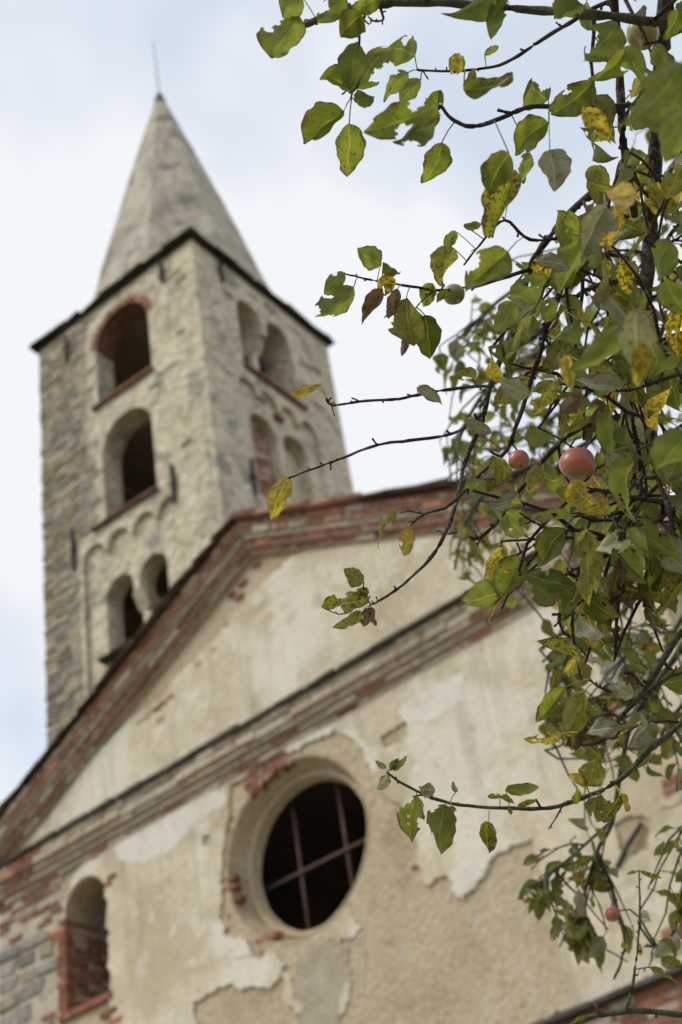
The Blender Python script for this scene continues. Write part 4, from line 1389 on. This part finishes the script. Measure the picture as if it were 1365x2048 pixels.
for q, far in twigs_far:
    if far:
        VF.append(tube_vf(q, [.0028, .0024, .002, .0017, .0014], 5))
    else:
        V, F = wood(q, .0026, .0015, 6, True, .0005)
        meshobj('twig', V, F, M['twig'], tree, smooth=True)
tf = meshobj('fine_twigs', *join_vf(VF), M['bark_green'], tree)
tf['kind'] = 'stuff'


# ------------------------------------------------------------------ apples
def apple_mat(name, base, blush, amt, axis):
    m = bpy.data.materials.new(name)
    m.use_nodes = True
    t = m.node_tree
    nn, ll = t.nodes.new, t.links.new
    p = t.nodes['Principled BSDF']
    p.inputs['Roughness'].default_value = .33
    tcn = nn('ShaderNodeTexCoord')
    sx = nn('ShaderNodeSeparateXYZ'); ll(tcn.outputs['Object'], sx.inputs[0])
    n1 = nn('ShaderNodeTexNoise'); n1.inputs['Scale'].default_value = 2.2; n1.inputs['Detail'].default_value = 4
    mp_ = nn('ShaderNodeMapping'); mp_.inputs['Scale'].default_value = (7, 7, .7)
    ll(tcn.outputs['Object'], mp_.inputs[0]); ll(mp_.outputs[0], n1.inputs['Vector'])
    ad = nn('ShaderNodeMath'); ad.operation = 'MULTIPLY_ADD'; ad.inputs[1].default_value = .9
    ll(n1.outputs[0], ad.inputs[0]); ll(sx.outputs[2], ad.inputs[2])
    mr = nn('ShaderNodeMapRange'); mr.inputs[1].default_value = .75 - amt * 1.6; mr.inputs[2].default_value = 1.25 - amt * 1.6
    ll(ad.outputs[0], mr.inputs[0])
    x = nn('ShaderNodeMix'); x.data_type = 'RGBA'
    x.inputs[6].default_value = (*base, 1); x.inputs[7].default_value = (*blush, 1)
    ll(mr.outputs[0], x.inputs[0])
    n2 = nn('ShaderNodeTexVoronoi'); n2.inputs['Scale'].default_value = 11
    ll(tcn.outputs['Object'], n2.inputs['Vector'])
    m2 = nn('ShaderNodeMapRange'); m2.inputs[1].default_value = .03; m2.inputs[2].default_value = .07; m2.inputs[3].default_value = .5; m2.inputs[4].default_value = 0
    ll(n2.outputs['Distance'], m2.inputs[0])
    n5 = nn('ShaderNodeTexNoise'); n5.inputs['Scale'].default_value = 1.0; n5.inputs['Detail'].default_value = 3
    mp5 = nn('ShaderNodeMapping'); mp5.inputs['Scale'].default_value = (16, 16, 1.2)
    ll(tcn.outputs['Object'], mp5.inputs[0]); ll(mp5.outputs[0], n5.inputs['Vector'])
    m5 = nn('ShaderNodeMapRange'); m5.inputs[1].default_value = .47; m5.inputs[2].default_value = .63; m5.inputs[4].default_value = .38
    ll(n5.outputs[0], m5.inputs[0])
    z5 = nn('ShaderNodeMix'); z5.data_type = 'RGBA'; z5.inputs[7].default_value = (.46, .30, .16, 1)
    ll(m5.outputs[0], z5.inputs[0]); ll(x.outputs[2], z5.inputs[6])
    x = z5
    y = nn('ShaderNodeMix'); y.data_type = 'RGBA'; y.inputs[7].default_value = (.42, .33, .20, 1)
    ll(m2.outputs[0], y.inputs[0]); ll(x.outputs[2], y.inputs[6]); ll(y.outputs[2], p.inputs['Base Color'])
    return m


AM = {'red': apple_mat('apple_red', (.36, .31, .10), (.50, .145, .125), .70, 2), 'green': apple_mat('apple_green', (.21, .24, .055), (.30, .22, .08), .0, 2),
      'blush': apple_mat('apple_blushed', (.25, .24, .07), (.36, .12, .09), .36, 2)}


def apple(px, py, wpx, d, key, label, stem_to=None, tilt=(0, 0)):
    c = at(px, py, d)
    r = wpx / 2 / FPX * d
    o = thing('apple', label, 'apple', c - Vector((0, 0, r * .86)), 'apples hanging in the tree')
    prof_ = []
    for i in range(19):
        a = math.pi * i / 18
        rr = math.sin(a) * (1 + .07 * math.cos(a)) + .0
        z = -math.cos(a) * .94
        dip = .26 * math.exp(-(math.sin(a) / .33) ** 2)
        z += dip if z < 0 else -dip
        prof_.append((max(rr, .002), z))
    V, F = lathe_vf(prof_, Vector((0, 0, 0)), 24)
    V = [Vector(v_) * (1 + .07 * noise.noise(Vector(v_) * .9 + c * 3) + .02 * noise.noise(Vector(v_) * 2.5 + c)) for v_ in V]
    b = bpy.data.objects.new('body', bpy.data.meshes.new('body'))
    b.data.from_pydata([tuple(v_) for v_ in V], [], F)
    b.data.materials.append(AM[key])
    b.data.polygons.foreach_set('use_smooth', [True] * len(b.data.polygons))
    b.matrix_world = Matrix.Translation(c) @ Matrix.Rotation(tilt[0], 4, rt) @ Matrix.Rotation(tilt[1], 4, fw) @ Matrix.Scale(r, 4)
    link(b, o)
    top = c + Vector((0, 0, r * .55))
    near = min(SAMP, key=lambda s_: (s_[0] - top - Vector((0, 0, .015))).length)[0]
    meshobj('stem', *tube_vf([top, top + Vector((.001, .001, r * .5)), (top + near) / 2 + Vector((0, 0, r * .4)), near], .0012, 5), M['twig'], o)
    meshobj('calyx', *lathe_vf([(r * .10, c.z - r * .70), (r * .13, c.z - r * .80), (r * .04, c.z - r * .74)], c, 7), M['twig'], o)


apple(1156, 926, 72, 1.74, 'red', 'largest red apple, hanging above the brick gable cornice', None, (.5, .2))
apple(1038, 919, 43, 1.74, 'red', 'small round pinkish red apple on a twig beside the largest red apple', None, (.2, -.2))
apple(908, 588, 44, 1.80, 'green', 'green apple hanging beside the pale sky right of the tower eaves', None, (.3, 0))
apple(1226, 1829, 31, 3.1, 'red', 'small red apple low down in front of the plaster wall', None, (.2, .1))
apple(1286, 66, 62, 2.0, 'blush', 'green apple with pink cheek among the topmost leaves', None, (.4, .9))
apple(1306, 632, 32, 2.2, 'blush', 'small yellowish apple half hidden among leaves at the right edge', None, (.2, .3))
